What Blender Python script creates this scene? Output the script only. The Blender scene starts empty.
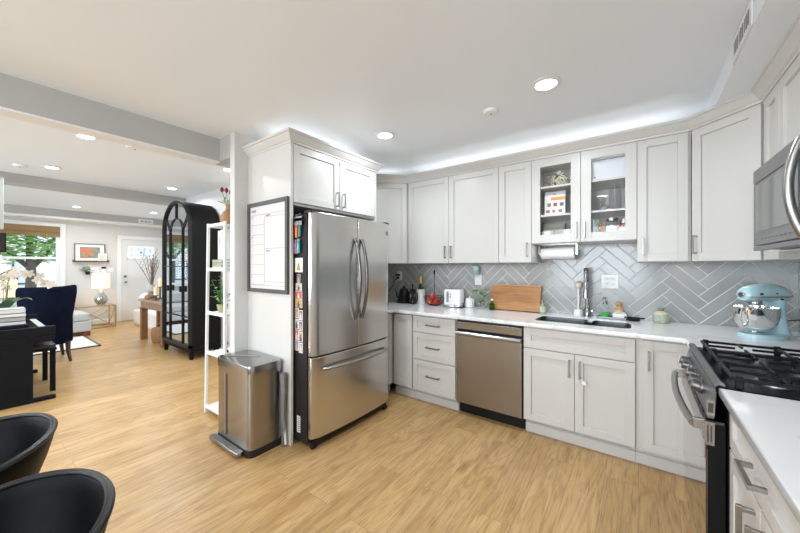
import bpy, bmesh, math, random
from mathutils import Vector, Matrix
random.seed(7)
PI = math.pi
S = bpy.context.scene
C = S.collection

# ---------------------------------------------------------------- camera
cam = bpy.data.cameras.new('camera'); camo = bpy.data.objects.new('camera', cam); C.objects.link(camo)
cam.sensor_width = 36; cam.lens = 323.236/800*36; cam.clip_start = 0.02; cam.clip_end = 200
camo.location = (0, 0, 1.369); camo.rotation_euler = (PI/2, 0, math.radians(36.408))
S.camera = camo
# ---------------------------------------------------------------- world, colour, lights
S.view_settings.view_transform = 'Standard'; S.view_settings.look = 'None'; S.view_settings.gamma = 1
S.view_settings.use_curve_mapping = False; S.view_settings.exposure = -0.18
W = bpy.data.worlds.new('world'); S.world = W; W.use_nodes = True
bg = W.node_tree.nodes['Background']; bg.inputs[0].default_value = (0.86, 0.93, 1, 1); bg.inputs[1].default_value = 3.4
KIT = 1.0

def area(name, loc, rot, sx, sy, power, col=(1, .97, .92), shape='RECTANGLE', spread=PI):
    l = bpy.data.lights.new(name, 'AREA'); l.shape = shape; l.size = sx; l.size_y = sy; l.energy = power; l.color = col
    l.spread = spread
    o = bpy.data.objects.new(name, l); C.objects.link(o); o.location = loc; o.rotation_euler = rot; return o
# added fill lights, set in unseen windows of the rear wall
area('rear_fill', (-0.95, -3.25, 1.55), (PI/2, 0, 0), 2.3, 1.7, 150, (.80, .90, 1))
area('living_fill', (-6.2, -3.25, 1.5), (PI/2, 0, 0), 3.2, 1.7, 185, (.80, .90, 1))
# LED strips above the wall cabinets (cove) and below them
COVE = (.96, .98, 1)
area('cove_back', (-.92, 3.20, 2.326), (PI, 0, 0), 2.4, .08, 3.2, COVE)
area('cove_left', (-2.45, 3.0, 2.326), (PI, 0, PI/4), .4, .06, .6, COVE)
area('cove_right', (.58, 3.0, 2.326), (PI, 0, -PI/4), .4, .06, .6, COVE)
area('cove_fridge', (-2.42, 1.99, 2.33), (PI, 0, PI/2), .85, .06, 1.8, (1, .99, .97))
area('glass_cabinet_light', (-.39, 3.13, 2.297), (0, 0, 0), .66, .03, .55, COVE)
area('undercabinet_back', (-1.45, 3.3, 1.395), (0, 0, 0), 1.3, .03, 1.5, COVE)
area('undercabinet_sink', (-.39, 3.10, 1.565), (0, 0, 0), .7, .03, .8, COVE)
area('undercabinet_corner', (.4, 3.2, 1.395), (0, 0, -PI/4), .5, .03, .6, COVE)

# ---------------------------------------------------------------- materials
def mat(name, col, rough=.5, metal=0, spec=.5, bump=0, bscale=200, var=0, vscale=3, **kw):
    m = bpy.data.materials.new(name); m.use_nodes = True; nt = m.node_tree; b = nt.nodes['Principled BSDF']
    b.inputs['Base Color'].default_value = (*col, 1); b.inputs['Roughness'].default_value = rough
    b.inputs['Metallic'].default_value = metal; b.inputs['Specular IOR Level'].default_value = spec
    for k, v in kw.items():
        b.inputs[k.replace('_', ' ')].default_value = v
    tc = nt.nodes.new('ShaderNodeTexCoord')
    if var:
        n = nt.nodes.new('ShaderNodeTexNoise'); n.inputs['Scale'].default_value = vscale; n.inputs['Detail'].default_value = 4
        nt.links.new(tc.outputs['Object'], n.inputs['Vector'])
        mx = nt.nodes.new('ShaderNodeMix'); mx.data_type = 'RGBA'
        mx.inputs[6].default_value = (*[c*(1-var) for c in col], 1); mx.inputs[7].default_value = (*[min(1, c*(1+var)) for c in col], 1)
        nt.links.new(n.outputs['Fac'], mx.inputs[0]); nt.links.new(mx.outputs[2], b.inputs['Base Color'])
    if bump:
        n = nt.nodes.new('ShaderNodeTexNoise'); n.inputs['Scale'].default_value = bscale; n.inputs['Detail'].default_value = 3
        nt.links.new(tc.outputs['Object'], n.inputs['Vector'])
        bp = nt.nodes.new('ShaderNodeBump'); bp.inputs['Strength'].default_value = bump; bp.inputs['Distance'].default_value = .002
        nt.links.new(n.outputs['Fac'], bp.inputs['Height']); nt.links.new(bp.outputs[0], b.inputs['Normal'])
    return m

def brushed(name, col, rough, axis='z', strength=.008):
    m = mat(name, col, rough, 1); nt = m.node_tree; b = nt.nodes['Principled BSDF']
    tc = nt.nodes.new('ShaderNodeTexCoord'); mp = nt.nodes.new('ShaderNodeMapping')
    mp.inputs['Scale'].default_value = (900, 900, 1.2) if axis == 'z' else (1.2, 900, 900) if axis == 'x' else (900, 1.2, 900)
    n = nt.nodes.new('ShaderNodeTexNoise'); n.inputs['Scale'].default_value = 1; n.inputs['Detail'].default_value = 2
    nt.links.new(tc.outputs['Object'], mp.inputs[0]); nt.links.new(mp.outputs[0], n.inputs['Vector'])
    mr = nt.nodes.new('ShaderNodeMapRange'); mr.inputs[3].default_value = rough-.03; mr.inputs[4].default_value = rough+.04
    nt.links.new(n.outputs['Fac'], mr.inputs[0]); nt.links.new(mr.outputs[0], b.inputs['Roughness'])
    bp = nt.nodes.new('ShaderNodeBump'); bp.inputs['Strength'].default_value = strength; bp.inputs['Distance'].default_value = .001
    nt.links.new(n.outputs['Fac'], bp.inputs['Height']); nt.links.new(bp.outputs[0], b.inputs['Normal'])
    b.inputs['Anisotropic'].default_value = .5
    return m

def emis(name, col, s):
    m = bpy.data.materials.new(name); m.use_nodes = True; nt = m.node_tree; b = nt.nodes['Principled BSDF']
    b.inputs['Base Color'].default_value = (*col, 1); b.inputs['Emission Color'].default_value = (*col, 1); b.inputs['Emission Strength'].default_value = s
    return m

def glassm(name, col=(1, 1, 1), rough=0.0, alpha=.12):
    # thin clear pane: mostly transparent, glossy by fresnel
    m = bpy.data.materials.new(name); m.use_nodes = True; nt = m.node_tree; nt.nodes.clear()
    o = nt.nodes.new('ShaderNodeOutputMaterial'); t = nt.nodes.new('ShaderNodeBsdfTransparent'); g = nt.nodes.new('ShaderNodeBsdfGlossy')
    mx = nt.nodes.new('ShaderNodeMixShader'); lw = nt.nodes.new('ShaderNodeLayerWeight'); lw.inputs['Blend'].default_value = alpha
    t.inputs[0].default_value = (*col, 1); g.inputs['Roughness'].default_value = rough; g.inputs[0].default_value = (1, 1, 1, 1)
    pw = nt.nodes.new('ShaderNodeMath'); pw.operation = 'POWER'; pw.inputs[1].default_value = 2.5; ma = nt.nodes.new('ShaderNodeMath'); ma.operation = 'MULTIPLY_ADD'; ma.inputs[1].default_value = .55; ma.inputs[2].default_value = .012
    lw.inputs['Blend'].default_value = .5; nt.links.new(lw.outputs['Facing'], pw.inputs[0]); nt.links.new(pw.outputs[0], ma.inputs[0]); nt.links.new(ma.outputs[0], mx.inputs[0]); nt.links.new(t.outputs[0], mx.inputs[1]); nt.links.new(g.outputs[0], mx.inputs[2])
    nt.links.new(mx.outputs[0], o.inputs[0]); return m

def wood(name, c1, c2, scale=(1, 1, 14), rough=.45):
    m = mat(name, c1, rough); nt = m.node_tree; b = nt.nodes['Principled BSDF']
    tc = nt.nodes.new('ShaderNodeTexCoord'); mp = nt.nodes.new('ShaderNodeMapping'); mp.inputs['Scale'].default_value = scale
    n = nt.nodes.new('ShaderNodeTexNoise'); n.inputs['Scale'].default_value = 3; n.inputs['Detail'].default_value = 6; n.inputs['Distortion'].default_value = .4
    cr = nt.nodes.new('ShaderNodeValToRGB'); cr.color_ramp.elements[0].position = .3; cr.color_ramp.elements[1].position = .7
    cr.color_ramp.elements[0].color = (*c2, 1); cr.color_ramp.elements[1].color = (*c1, 1)
    nt.links.new(tc.outputs['Object'], mp.inputs[0]); nt.links.new(mp.outputs[0], n.inputs['Vector']); nt.links.new(n.outputs['Fac'], cr.inputs[0])
    nt.links.new(cr.outputs[0], b.inputs['Base Color']); return m

def floor_mat():
    m = mat('oak_planks', (.6, .4, .2), .34); nt = m.node_tree; b = nt.nodes['Principled BSDF']; L = nt.links.new; N = nt.nodes.new
    tc = N('ShaderNodeTexCoord'); mp = N('ShaderNodeMapping'); mp.inputs['Rotation'].default_value = (0, 0, PI/2)
    L(tc.outputs['Object'], mp.inputs[0])
    br = N('ShaderNodeTexBrick'); br.offset = .37; br.inputs['Scale'].default_value = 1; br.inputs['Brick Width'].default_value = 1.25; br.inputs['Row Height'].default_value = .18
    br.inputs['Mortar Size'].default_value = .0016; br.inputs['Mortar Smooth'].default_value = .2
    br.inputs['Color1'].default_value = (0, 0, 0, 1); br.inputs['Color2'].default_value = (1, 1, 1, 1); br.inputs['Mortar'].default_value = (.5, .5, .5, 1)
    L(mp.outputs[0], br.inputs['Vector'])
    # per-plank offset of the grain
    add = N('ShaderNodeVectorMath'); add.operation = 'MULTIPLY_ADD'; add.inputs[1].default_value = (3, 7, 5)
    L(br.outputs['Color'], add.inputs[0]); L(mp.outputs[0], add.inputs[2])
    g1 = N('ShaderNodeMapping'); g1.inputs['Scale'].default_value = (1.3, 13, 1); L(add.outputs[0], g1.inputs[0])
    n1 = N('ShaderNodeTexNoise'); n1.inputs['Scale'].default_value = 1.0; n1.inputs['Detail'].default_value = 8; n1.inputs['Roughness'].default_value = .6; n1.inputs['Distortion'].default_value = 1.1
    L(g1.outputs[0], n1.inputs['Vector'])
    g2 = N('ShaderNodeMapping'); g2.inputs['Scale'].default_value = (7, 150, 1); L(add.outputs[0], g2.inputs[0])
    n2 = N('ShaderNodeTexNoise'); n2.inputs['Scale'].default_value = 1.0; n2.inputs['Detail'].default_value = 4; L(g2.outputs[0], n2.inputs['Vector'])
    cr = N('ShaderNodeValToRGB'); e = cr.color_ramp.elements
    e[0].position = .25; e[0].color = (.34, .20, .085, 1); e[1].position = .75; e[1].color = (.58, .39, .195, 1)
    q = cr.color_ramp.elements.new(.48); q.color = (.52, .325, .135, 1)
    L(n1.outputs['Fac'], cr.inputs[0])
    # fine dark pores
    cp = N('ShaderNodeValToRGB'); cp.color_ramp.elements[0].position = .33; cp.color_ramp.elements[0].color = (.42, .30, .20, 1); cp.color_ramp.elements[1].position = .46; cp.color_ramp.elements[1].color = (1, 1, 1, 1)
    L(n2.outputs['Fac'], cp.inputs[0])
    m1 = N('ShaderNodeMix'); m1.data_type = 'RGBA'; m1.blend_type = 'MULTIPLY'; m1.inputs[0].default_value = .6
    L(cr.outputs[0], m1.inputs[6]); L(cp.outputs[0], m1.inputs[7])
    g3 = N('ShaderNodeMapping'); g3.inputs['Scale'].default_value = (.55, 4.2, 1); L(add.outputs[0], g3.inputs[0])
    n3 = N('ShaderNodeTexNoise'); n3.inputs['Scale'].default_value = 1.0; n3.inputs['Detail'].default_value = 2; n3.inputs['Distortion'].default_value = .6; L(g3.outputs[0], n3.inputs['Vector'])
    r1 = N('ShaderNodeMath'); r1.operation = 'MULTIPLY'; r1.inputs[1].default_value = 85; L(n3.outputs['Fac'], r1.inputs[0])
    r2 = N('ShaderNodeMath'); r2.operation = 'SINE'; L(r1.outputs[0], r2.inputs[0])
    c3 = N('ShaderNodeValToRGB'); c3.color_ramp.elements[0].position = .0; c3.color_ramp.elements[0].color = (.74, .66, .56, 1); c3.color_ramp.elements[1].position = .55; c3.color_ramp.elements[1].color = (1, 1, 1, 1)
    r3 = N('ShaderNodeMath'); r3.operation = 'MULTIPLY_ADD'; r3.inputs[1].default_value = .5; r3.inputs[2].default_value = .5; L(r2.outputs[0], r3.inputs[0]); L(r3.outputs[0], c3.inputs[0])
    m0 = N('ShaderNodeMix'); m0.data_type = 'RGBA'; m0.blend_type = 'MULTIPLY'; m0.inputs[0].default_value = .5
    L(m1.outputs[2], m0.inputs[6]); L(c3.outputs[0], m0.inputs[7]); m1 = m0
    # plank to plank tone
    ct = N('ShaderNodeValToRGB'); ct.color_ramp.elements[0].color = (.90, .885, .87, 1); ct.color_ramp.elements[1].color = (1.06, 1.07, 1.08, 1)
    L(br.outputs['Color'], ct.inputs[0])
    m2 = N('ShaderNodeMix'); m2.data_type = 'RGBA'; m2.blend_type = 'MULTIPLY'; m2.inputs[0].default_value = 1
    L(m1.outputs[2], m2.inputs[6]); L(ct.outputs[0], m2.inputs[7])
    m3 = N('ShaderNodeMix'); m3.data_type = 'RGBA'; m3.inputs[7].default_value = (.2, .11, .05, 1)
    ml = N('ShaderNodeMath'); ml.operation = 'MULTIPLY'; ml.inputs[1].default_value = .55; L(br.outputs['Fac'], ml.inputs[0])
    L(ml.outputs[0], m3.inputs[0]); L(m2.outputs[2], m3.inputs[6]); L(m3.outputs[2], b.inputs['Base Color'])
    bp = N('ShaderNodeBump'); bp.inputs['Strength'].default_value = .12; bp.inputs['Distance'].default_value = .002; L(n2.outputs['Fac'], bp.inputs['Height']); L(bp.outputs[0], b.inputs['Normal'])
    return m

def quartz():
    m = mat('white_quartz', (.86, .86, .86), .13); nt = m.node_tree; b = nt.nodes['Principled BSDF']; L = nt.links.new; N = nt.nodes.new
    tc = N('ShaderNodeTexCoord'); n0 = N('ShaderNodeTexNoise'); n0.inputs['Scale'].default_value = 1.7; n0.inputs['Detail'].default_value = 5
    L(tc.outputs['Object'], n0.inputs['Vector'])
    ad = N('ShaderNodeVectorMath'); ad.operation = 'MULTIPLY_ADD'; ad.inputs[1].default_value = (.9, .9, .9); L(n0.outputs['Color'], ad.inputs[0]); L(tc.outputs['Object'], ad.inputs[2])
    n1 = N('ShaderNodeTexNoise'); n1.inputs['Scale'].default_value = 1.6; n1.inputs['Detail'].default_value = 3; L(ad.outputs[0], n1.inputs['Vector'])
    s = N('ShaderNodeMath'); s.operation = 'SUBTRACT'; s.inputs[1].default_value = .5; L(n1.outputs['Fac'], s.inputs[0])
    a = N('ShaderNodeMath'); a.operation = 'ABSOLUTE'; L(s.outputs[0], a.inputs[0])
    cr = N('ShaderNodeValToRGB'); e = cr.color_ramp.elements; e[0].position = 0; e[0].color = (.65, .655, .665, 1); e[1].position = .016; e[1].color = (.80, .80, .80, 1)
    L(a.outputs[0], cr.inputs[0]); L(cr.outputs[0], b.inputs['Base Color']); return m

def herringbone(name, rot):
    # 3 x 12 in tiles, herringbone at 45 degrees; wall plane coordinates: along = object X (or Y), up = Z
    m = mat(name, (.5, .52, .55), .16, spec=.6); nt = m.node_tree; b = nt.nodes['Principled BSDF']; L = nt.links.new; N = nt.nodes.new
    def M(op, a, c=None, d=None):
        n = N('ShaderNodeMath'); n.operation = op
        for i, v in enumerate((a, c, d)):
            if v is None: continue
            if isinstance(v, (int, float)): n.inputs[i].default_value = v
            else: L(v, n.inputs[i])
        return n.outputs[0]
    tc = N('ShaderNodeTexCoord'); sp = N('ShaderNodeSeparateXYZ'); L(tc.outputs['Object'], sp.inputs[0])
    h = sp.outputs[rot]; z = sp.outputs[2]; w = .0785; n_ = 4
    k = 1/(w*math.sqrt(2))
    u = M('ADD', M('MULTIPLY', M('ADD', h, z), k), 0.35); v = M('ADD', M('MULTIPLY', M('SUBTRACT', z, h), k), 0.2)
    iu = M('FLOOR', u); iv = M('FLOOR', v); fu = M('SUBTRACT', u, iu); fv = M('SUBTRACT', v, iv)
    d = M('FLOORED_MODULO', M('SUBTRACT', iu, iv), 2*n_)
    isv = M('GREATER_THAN', d, n_-.5)
    xl = M('ADD', fu, d); hx = M('MINIMUM', xl, M('SUBTRACT', n_, xl)); hy = M('MINIMUM', fv, M('SUBTRACT', 1, fv)); dh = M('MINIMUM', hx, hy)
    yl = M('ADD', fv, M('SUBTRACT', 2*n_-1, d)); vx = M('MINIMUM', fu, M('SUBTRACT', 1, fu)); vy = M('MINIMUM', yl, M('SUBTRACT', n_, yl)); dv = M('MINIMUM', vx, vy)
    dist = M('ADD', M('MULTIPLY', dh, M('SUBTRACT', 1, isv)), M('MULTIPLY', dv, isv))
    g = M('LESS_THAN', dist, .017)
    # tile id
    a0 = M('SUBTRACT', iu, d); idh = M('ADD', M('MULTIPLY', a0, 12.9898), M('MULTIPLY', iv, 78.233))
    b0 = M('SUBTRACT', iv, M('SUBTRACT', 2*n_-1, d)); idv = M('ADD', M('MULTIPLY', b0, 39.425), M('MULTIPLY', iu, 93.17))
    tid = M('ADD', M('MULTIPLY', idh, M('SUBTRACT', 1, isv)), M('MULTIPLY', idv, isv))
    rnd = M('FRACT', M('MULTIPLY', M('SINE', tid), 43758.5))
    cr = N('ShaderNodeValToRGB'); e = cr.color_ramp.elements; e[0].color = (.31, .315, .31, 1); e[1].color = (.375, .38, .372, 1); L(rnd, cr.inputs[0])
    mx = N('ShaderNodeMix'); mx.data_type = 'RGBA'; L(g, mx.inputs[0]); L(cr.outputs[0], mx.inputs[6]); mx.inputs[7].default_value = (.84, .83, .81, 1)
    L(mx.outputs[2], b.inputs['Base Color'])
    rr = M('ADD', M('MULTIPLY', g, .5), .16); L(rr, b.inputs['Roughness'])
    no = N('ShaderNodeTexNoise'); no.inputs['Scale'].default_value = 14; L(tc.outputs['Object'], no.inputs['Vector'])
    hgt = M('ADD', M('MULTIPLY', M('MINIMUM', dist, .06), 14), M('MULTIPLY', no.outputs['Fac'], .35))
    bp = N('ShaderNodeBump'); bp.inputs['Strength'].default_value = .35; bp.inputs['Distance'].default_value = .003; L(hgt, bp.inputs['Height']); L(bp.outputs[0], b.inputs['Normal'])
    return m

mt = {}
mt['wall'] = mat('grey_paint', (.63, .62, .60), .6, bump=.03, bscale=400)
mt['ceil'] = mat('ceiling_paint', (.82, .86, .90), .42, bump=.02, bscale=300)
mt['beam'] = mat('beam_paint', (.45, .445, .43), .55)
mt['white'] = mat('white_trim_paint', (.80, .80, .79), .4)
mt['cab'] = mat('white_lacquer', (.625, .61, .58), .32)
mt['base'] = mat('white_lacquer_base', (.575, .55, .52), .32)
mt['cabin'] = mat('cabinet_inside', (.52, .50, .44), .5)
mt['gap'] = mat('dark_gap', (.06, .055, .05), .8)
mt['floor'] = floor_mat()
mt['quartz'] = quartz()
mt['tile'] = herringbone('herringbone_tile_back', 0)
mt['tile_r'] = herringbone('herringbone_tile_side', 1)
mt['steel'] = brushed('brushed_steel', (.62, .61, .59), .24, 'z')
mt['steel_h'] = brushed('brushed_steel_horizontal', (.42, .41, .40), .24, 'y')
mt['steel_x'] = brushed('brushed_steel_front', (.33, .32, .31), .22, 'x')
mt['steel_dk'] = brushed('dark_steel', (.22, .22, .225), .32, 'y')
mt['steel_can'] = brushed('can_steel', (.36, .355, .35), .22, 'z')
mt['dark_handle'] = mat('dark_handle', (.17, .165, .16), .22, 1)
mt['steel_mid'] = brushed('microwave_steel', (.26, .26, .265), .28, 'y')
mt['steel_sink'] = brushed('sink_steel', (.30, .30, .30), .3, 'x')
mt['faucet'] = mat('faucet_chrome', (.40, .40, .41), .14, 1)
mt['chrome'] = mat('chrome', (.78, .78, .78), .09, 1)
mt['nickel'] = mat('dark_nickel', (.30, .285, .27), .3, 1)
mt['satin'] = mat('satin_nickel', (.36, .35, .335), .28, 1)
mt['black'] = mat('black_plastic', (.006, .006, .006), .38, spec=.3)
mt['blackm'] = mat('black_enamel', (.003, .003, .006), .3, spec=.18)
mt['iron'] = mat('cast_iron', (.007, .007, .008), .5, spec=.25, bump=.2, bscale=300)
mt['charcoal'] = mat('charcoal_side', (.028, .023, .021), .5, spec=.18, bump=.1, bscale=500)
mt['glassblack'] = mat('black_glass', (.01, .01, .01), .03, spec=.9, Coat_Weight=1.0, Coat_Roughness=.02)
mt['pane'] = glassm('clear_pane')
mt['jar'] = glassm('clear_glass', (.97, .985, .98), .02, .14)
mt['greenglass'] = glassm('green_glass', (.35, .62, .25), .02, .25)
mt['mirror'] = mat('mirror_glass', (.62, .65, .70), .015, 1)
mt['armoire'] = mat('black_armoire_paint', (.010, .010, .010), .55, spec=.1, bump=.1, bscale=200)
mt['leather'] = mat('black_leather', (.002, .002, .002), .42, spec=.09, bump=.35, bscale=900)
mt['velvet'] = mat('navy_velvet', (.004, .006, .018), .9, spec=.08, var=.4, vscale=6, Sheen_Weight=.03)
mt['sofa'] = mat('grey_linen', (.50, .50, .48), .85, bump=.2, bscale=500)
mt['rug'] = mat('cream_rug', (.72, .70, .66), .95, bump=.5, bscale=300)
mt['gold'] = mat('antique_gold', (.62, .43, .18), .3, 1)
mt['oak'] = wood('acacia_board', (.50, .25, .09), (.33, .14, .045), (1.5, 1.5, 16), .4)
mt['oakx'] = wood('console_wood', (.36, .17, .065), (.20, .085, .03), (14, 2, 2), .5)
mt['aqua'] = mat('aqua_enamel', (.47, .70, .75), .18, Coat_Weight=.6)
mt['ceramic'] = mat('white_ceramic', (.80, .80, .78), .22)
mt['red'] = mat('apple_red', (.50, .03, .025), .25, var=.5, vscale=25)
mt['orange_red'] = mat('peach_red', (.78, .17, .05), .3, var=.45, vscale=25)
mt['leaf'] = mat('leaf_green', (.10, .26, .04), .45, var=.5, vscale=30)
mt['leafdk'] = mat('leaf_dark_green', (.03, .10, .025), .3)
mt['bamboo'] = wood('woven_bamboo', (.36, .24, .10), (.19, .11, .04), (60, 60, 60), .7)
mt['terra'] = mat('terracotta', (.37, .20, .09), .6, var=.2)
mt['paper'] = mat('white_paper', (.85, .85, .84), .8)
mt['frame'] = mat('charcoal_frame', (.075, .068, .06), .5, bump=.3, bscale=120)
mt['board'] = mat('whiteboard', (.70, .69, .67), .16)
mt['ink'] = mat('grey_ink', (.16, .16, .16), .7)
mt['petal'] = mat('white_petal', (.66, .60, .52), .5)
mt['tulip'] = mat('dark_red_petal', (.20, .012, .03), .5)
mt['wick'] = mat('rattan', (.42, .24, .12), .7, bump=.8, bscale=90)
mt['lens'] = emis('lamp_lens', (1, .98, .95), 14)
mt['shade'] = emis('lit_lamp_shade', (1, .84, .56), .62)
mt['flame'] = emis('candle_glow', (1, .55, .2), 2.0)
mt['clayblue'] = mat('pale_blue_vinyl', (.62, .72, .76), .35)
def pm(name, col, r=.5, **k):
    if name not in mt: mt[name] = mat(name, col, r, **k)
    return mt[name]

# ---------------------------------------------------------------- mesh helpers
class M:
    def __init__(s): s.bm = bmesh.new(); s.mats = []; s.mi = 0
    def use(s, m):
        if m not in s.mats: s.mats.append(m)
        s.mi = s.mats.index(m); return s
    def _f(s, vs):
        try:
            f = s.bm.faces.new(vs); f.material_index = s.mi; return f
        except ValueError: return None
    def hexa(s, p):
        v = [s.bm.verts.new(q) for q in p]
        for f in ((0, 3, 2, 1), (4, 5, 6, 7), (0, 1, 5, 4), (1, 2, 6, 5), (2, 3, 7, 6), (3, 0, 4, 7)): s._f([v[i] for i in f])
    def box(s, x0, x1, y0, y1, z0, z1):
        s.hexa([(x0, y0, z0), (x1, y0, z0), (x1, y1, z0), (x0, y1, z0), (x0, y0, z1), (x1, y0, z1), (x1, y1, z1), (x0, y1, z1)]); return s
    def fbox(s, F, u0, u1, w0, w1, v0, v1):
        s.hexa([F(u0, w0, v0), F(u1, w0, v0), F(u1, w1, v0), F(u0, w1, v0), F(u0, w0, v1), F(u1, w0, v1), F(u1, w1, v1), F(u0, w1, v1)]); return s
    def ring(s, c, a, b, r, n, r2=None):
        r2 = r if r2 is None else r2
        return [s.bm.verts.new(c + a*(r*math.cos(2*PI*i/n)) + b*(r2*math.sin(2*PI*i/n))) for i in range(n)]
    def skin(s, rings, cap=True, closed=False):
        n = len(rings[0])
        for A, B in zip(rings, rings[1:]):
            for i in range(n): s._f([A[i], A[(i+1) % n], B[(i+1) % n], B[i]])
        if closed:
            A, B = rings[-1], rings[0]
            for i in range(n): s._f([A[i], A[(i+1) % n], B[(i+1) % n], B[i]])
        elif cap:
            s._f(list(reversed(rings[0]))); s._f(rings[-1])
    def cyl(s, p0, p1, r0, r1=None, n=20, cap=True):
        p0 = Vector(p0); p1 = Vector(p1); d = (p1-p0).normalized(); a = d.orthogonal().normalized(); b = d.cross(a)
        s.skin([s.ring(p0, a, b, r0, n), s.ring(p1, a, b, r0 if r1 is None else r1, n)], cap); return s
    def tube(s, pts, r, n=10, closed=False, r2=None):
        P = [Vector(p) for p in pts]; m = len(P); rs = []
        a = None
        for i in range(m):
            if closed: d = P[(i+1) % m]-P[i-1]
            else: d = P[min(i+1, m-1)]-P[max(i-1, 0)]
            d.normalize()
            if a is None: a = d.orthogonal().normalized()
            a = (a-d*a.dot(d)).normalized(); b = d.cross(a)
            rr = r[i] if isinstance(r, (list, tuple)) else r
            rs.append(s.ring(P[i], a, b, rr, n, None if r2 is None else r2))
        s.skin(rs, True, closed); return s
    def lathe(s, prof, c=(0, 0, 0), n=28, ax='z', cap=True, sx=1, sy=1):
        c = Vector(c); rs = []
        for r, h in prof:
            r = max(r, 1e-4)
            ring = []
            for i in range(n):
                t = 2*PI*i/n; q = Vector((r*math.cos(t)*sx, r*math.sin(t)*sy, h))
                if ax == 'x': q = Vector((h, q.x, q.y))
                if ax == 'y': q = Vector((q.y, h, q.x))
                ring.append(s.bm.verts.new(c+q))
            rs.append(ring)
        s.skin(rs, cap); return s
    def ball(s, c, r, n=16, m=10):
        rx, ry, rz = (r, r, r) if isinstance(r, (int, float)) else r
        rs = []
        for j in range(m+1):
            p = -PI/2+PI*j/m; q = max(math.cos(p), .01)
            rs.append([s.bm.verts.new((c[0]+rx*q*math.cos(2*PI*i/n), c[1]+ry*q*math.sin(2*PI*i/n), c[2]+rz*math.sin(p))) for i in range(n)])
        s.skin(rs); return s
    def prism(s, poly, f0, f1):
        A = [s.bm.verts.new(f0(*p)) for p in poly]; B = [s.bm.verts.new(f1(*p)) for p in poly]
        s.skin([A, B]); return s
    def sweep(s, path, prof, ends=True):
        # path in plan [(x,y)], outward to the right of travel; prof [(out,z)] closed
        P = [Vector((*p, 0)) for p in path]; rs = []
        for i in range(len(P)):
            d0 = (P[i]-P[i-1]).normalized() if i else None
            d1 = (P[i+1]-P[i]).normalized() if i < len(P)-1 else None
            n0 = Vector((d0.y, -d0.x, 0)) if d0 else None; n1 = Vector((d1.y, -d1.x, 0)) if d1 else None
            if n0 is None: mn = n1
            elif n1 is None: mn = n0
            else:
                mn = (n0+n1).normalized(); mn /= mn.dot(n0)
            rs.append([s.bm.verts.new(P[i]+mn*o+Vector((0, 0, z))) for o, z in prof])
        s.skin(rs); return s
    def loft(s, rings, cap=True, closed=False):
        s.skin([[s.bm.verts.new(q) for q in r] for r in rings], cap, closed); return s
    def rot(s, start, ang, axis, c):
        vs = list(s.bm.verts)[start:]
        bmesh.ops.rotate(s.bm, verts=vs, cent=Vector(c), matrix=Matrix.Rotation(ang, 3, axis)); return s
    def build(s, name, m, parent=None, bevel=0, smooth=False, seg=2, world=False):
        bm = s.bm
        bmesh.ops.recalc_face_normals(bm, faces=bm.faces)
        if smooth:
            bm.normal_update()
            for f in bm.faces: f.smooth = True
            for e in bm.edges:
                if len(e.link_faces) == 2 and e.calc_face_angle(0) > math.radians(38): e.smooth = False
        me = bpy.data.meshes.new(name)
        if world and parent is not None:
            off = Vector((0, 0, 0)); q = parent
            while q: off += q.location; q = q.parent
            bmesh.ops.translate(bm, vec=-off, verts=bm.verts)
        bm.to_mesh(me); bm.free()
        for q in (s.mats or [m]): me.materials.append(q if not isinstance(q, str) else mt[q])
        o = bpy.data.objects.new(name, me); C.objects.link(o)
        if parent: o.parent = parent
        if bevel:
            b = o.modifiers.new('bevel', 'BEVEL'); b.width = bevel; b.segments = seg; b.limit_method = 'ANGLE'; b.angle_limit = math.radians(40)
        return o

def tag(o, label=None, cat=None, group=None, kind=None):
    if label: o['label'] = label
    if cat: o['category'] = cat
    if group: o['group'] = group
    if kind: o['kind'] = kind
    return o
def thing(name, label, cat, loc=(0, 0, 0), rz=0, group=None):
    o = bpy.data.objects.new(name, None); C.objects.link(o); o.empty_display_size = .05
    o.location = loc; o.rotation_euler = (0, 0, rz); return tag(o, label, cat, group)
def solo(o, label, cat, loc=None, group=None):
    # mesh built in world coordinates -> origin at its base
    return tag(o, label, cat, group)
def struct(o): o['kind'] = 'structure'; return o
def copy_tree(o, parent=None):
    c = o.copy(); C.objects.link(c); c.parent = parent
    for ch in list(o.children): copy_tree(ch, c)
    return c
def txt(body, size, parent, F, u, w, v, m='ink', name='lettering', align='LEFT', ext=.0004):
    cu = bpy.data.curves.new(name, 'FONT'); cu.body = body; cu.size = size; cu.extrude = ext; cu.align_x = align
    t = bpy.data.objects.new(name, cu); C.objects.link(t); bpy.context.view_layer.update()
    me = bpy.data.meshes.new_from_object(t.evaluated_get(bpy.context.evaluated_depsgraph_get())); bpy.data.objects.remove(t)
    off = Vector((0, 0, 0)); q = parent
    while q: off += q.location; q = q.parent
    for vtx in me.vertices:
        a, b, c = vtx.co; vtx.co = Vector(F(u+a, w+c, v+b))-off
    me.materials.clear(); me.materials.append(mt[m]); o = bpy.data.objects.new(name, me); C.objects.link(o); o.parent = parent; return o

# frames: F(u, w, v) -> world point; u along, w outward, v up
def FR(ox, oy, ux, uy):
    nx, ny = uy, -ux       # outward = right-hand side of u
    return lambda u, w, v: (ox+ux*u+nx*w, oy+uy*u+ny*w, v)
# back wall: u=+X, outward = -Y  -> (uy,-ux) = (0,-1)
FB = FR(0, 2.728, 1, 0)          # base fronts
FU = FR(0, 3.03, 1, 0)           # upper fronts
# right wall: outward -X: u=(0,-1): (uy,-ux)=(-1,0)
FRB = FR(.268, 0, 0, -1)         # u = -Y
FRU = FR(.577, 0, 0, -1)
# fridge side: outward +X: u=(0,1): (1,0)
FF = FR(-2.13, 0, 0, 1)

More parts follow.
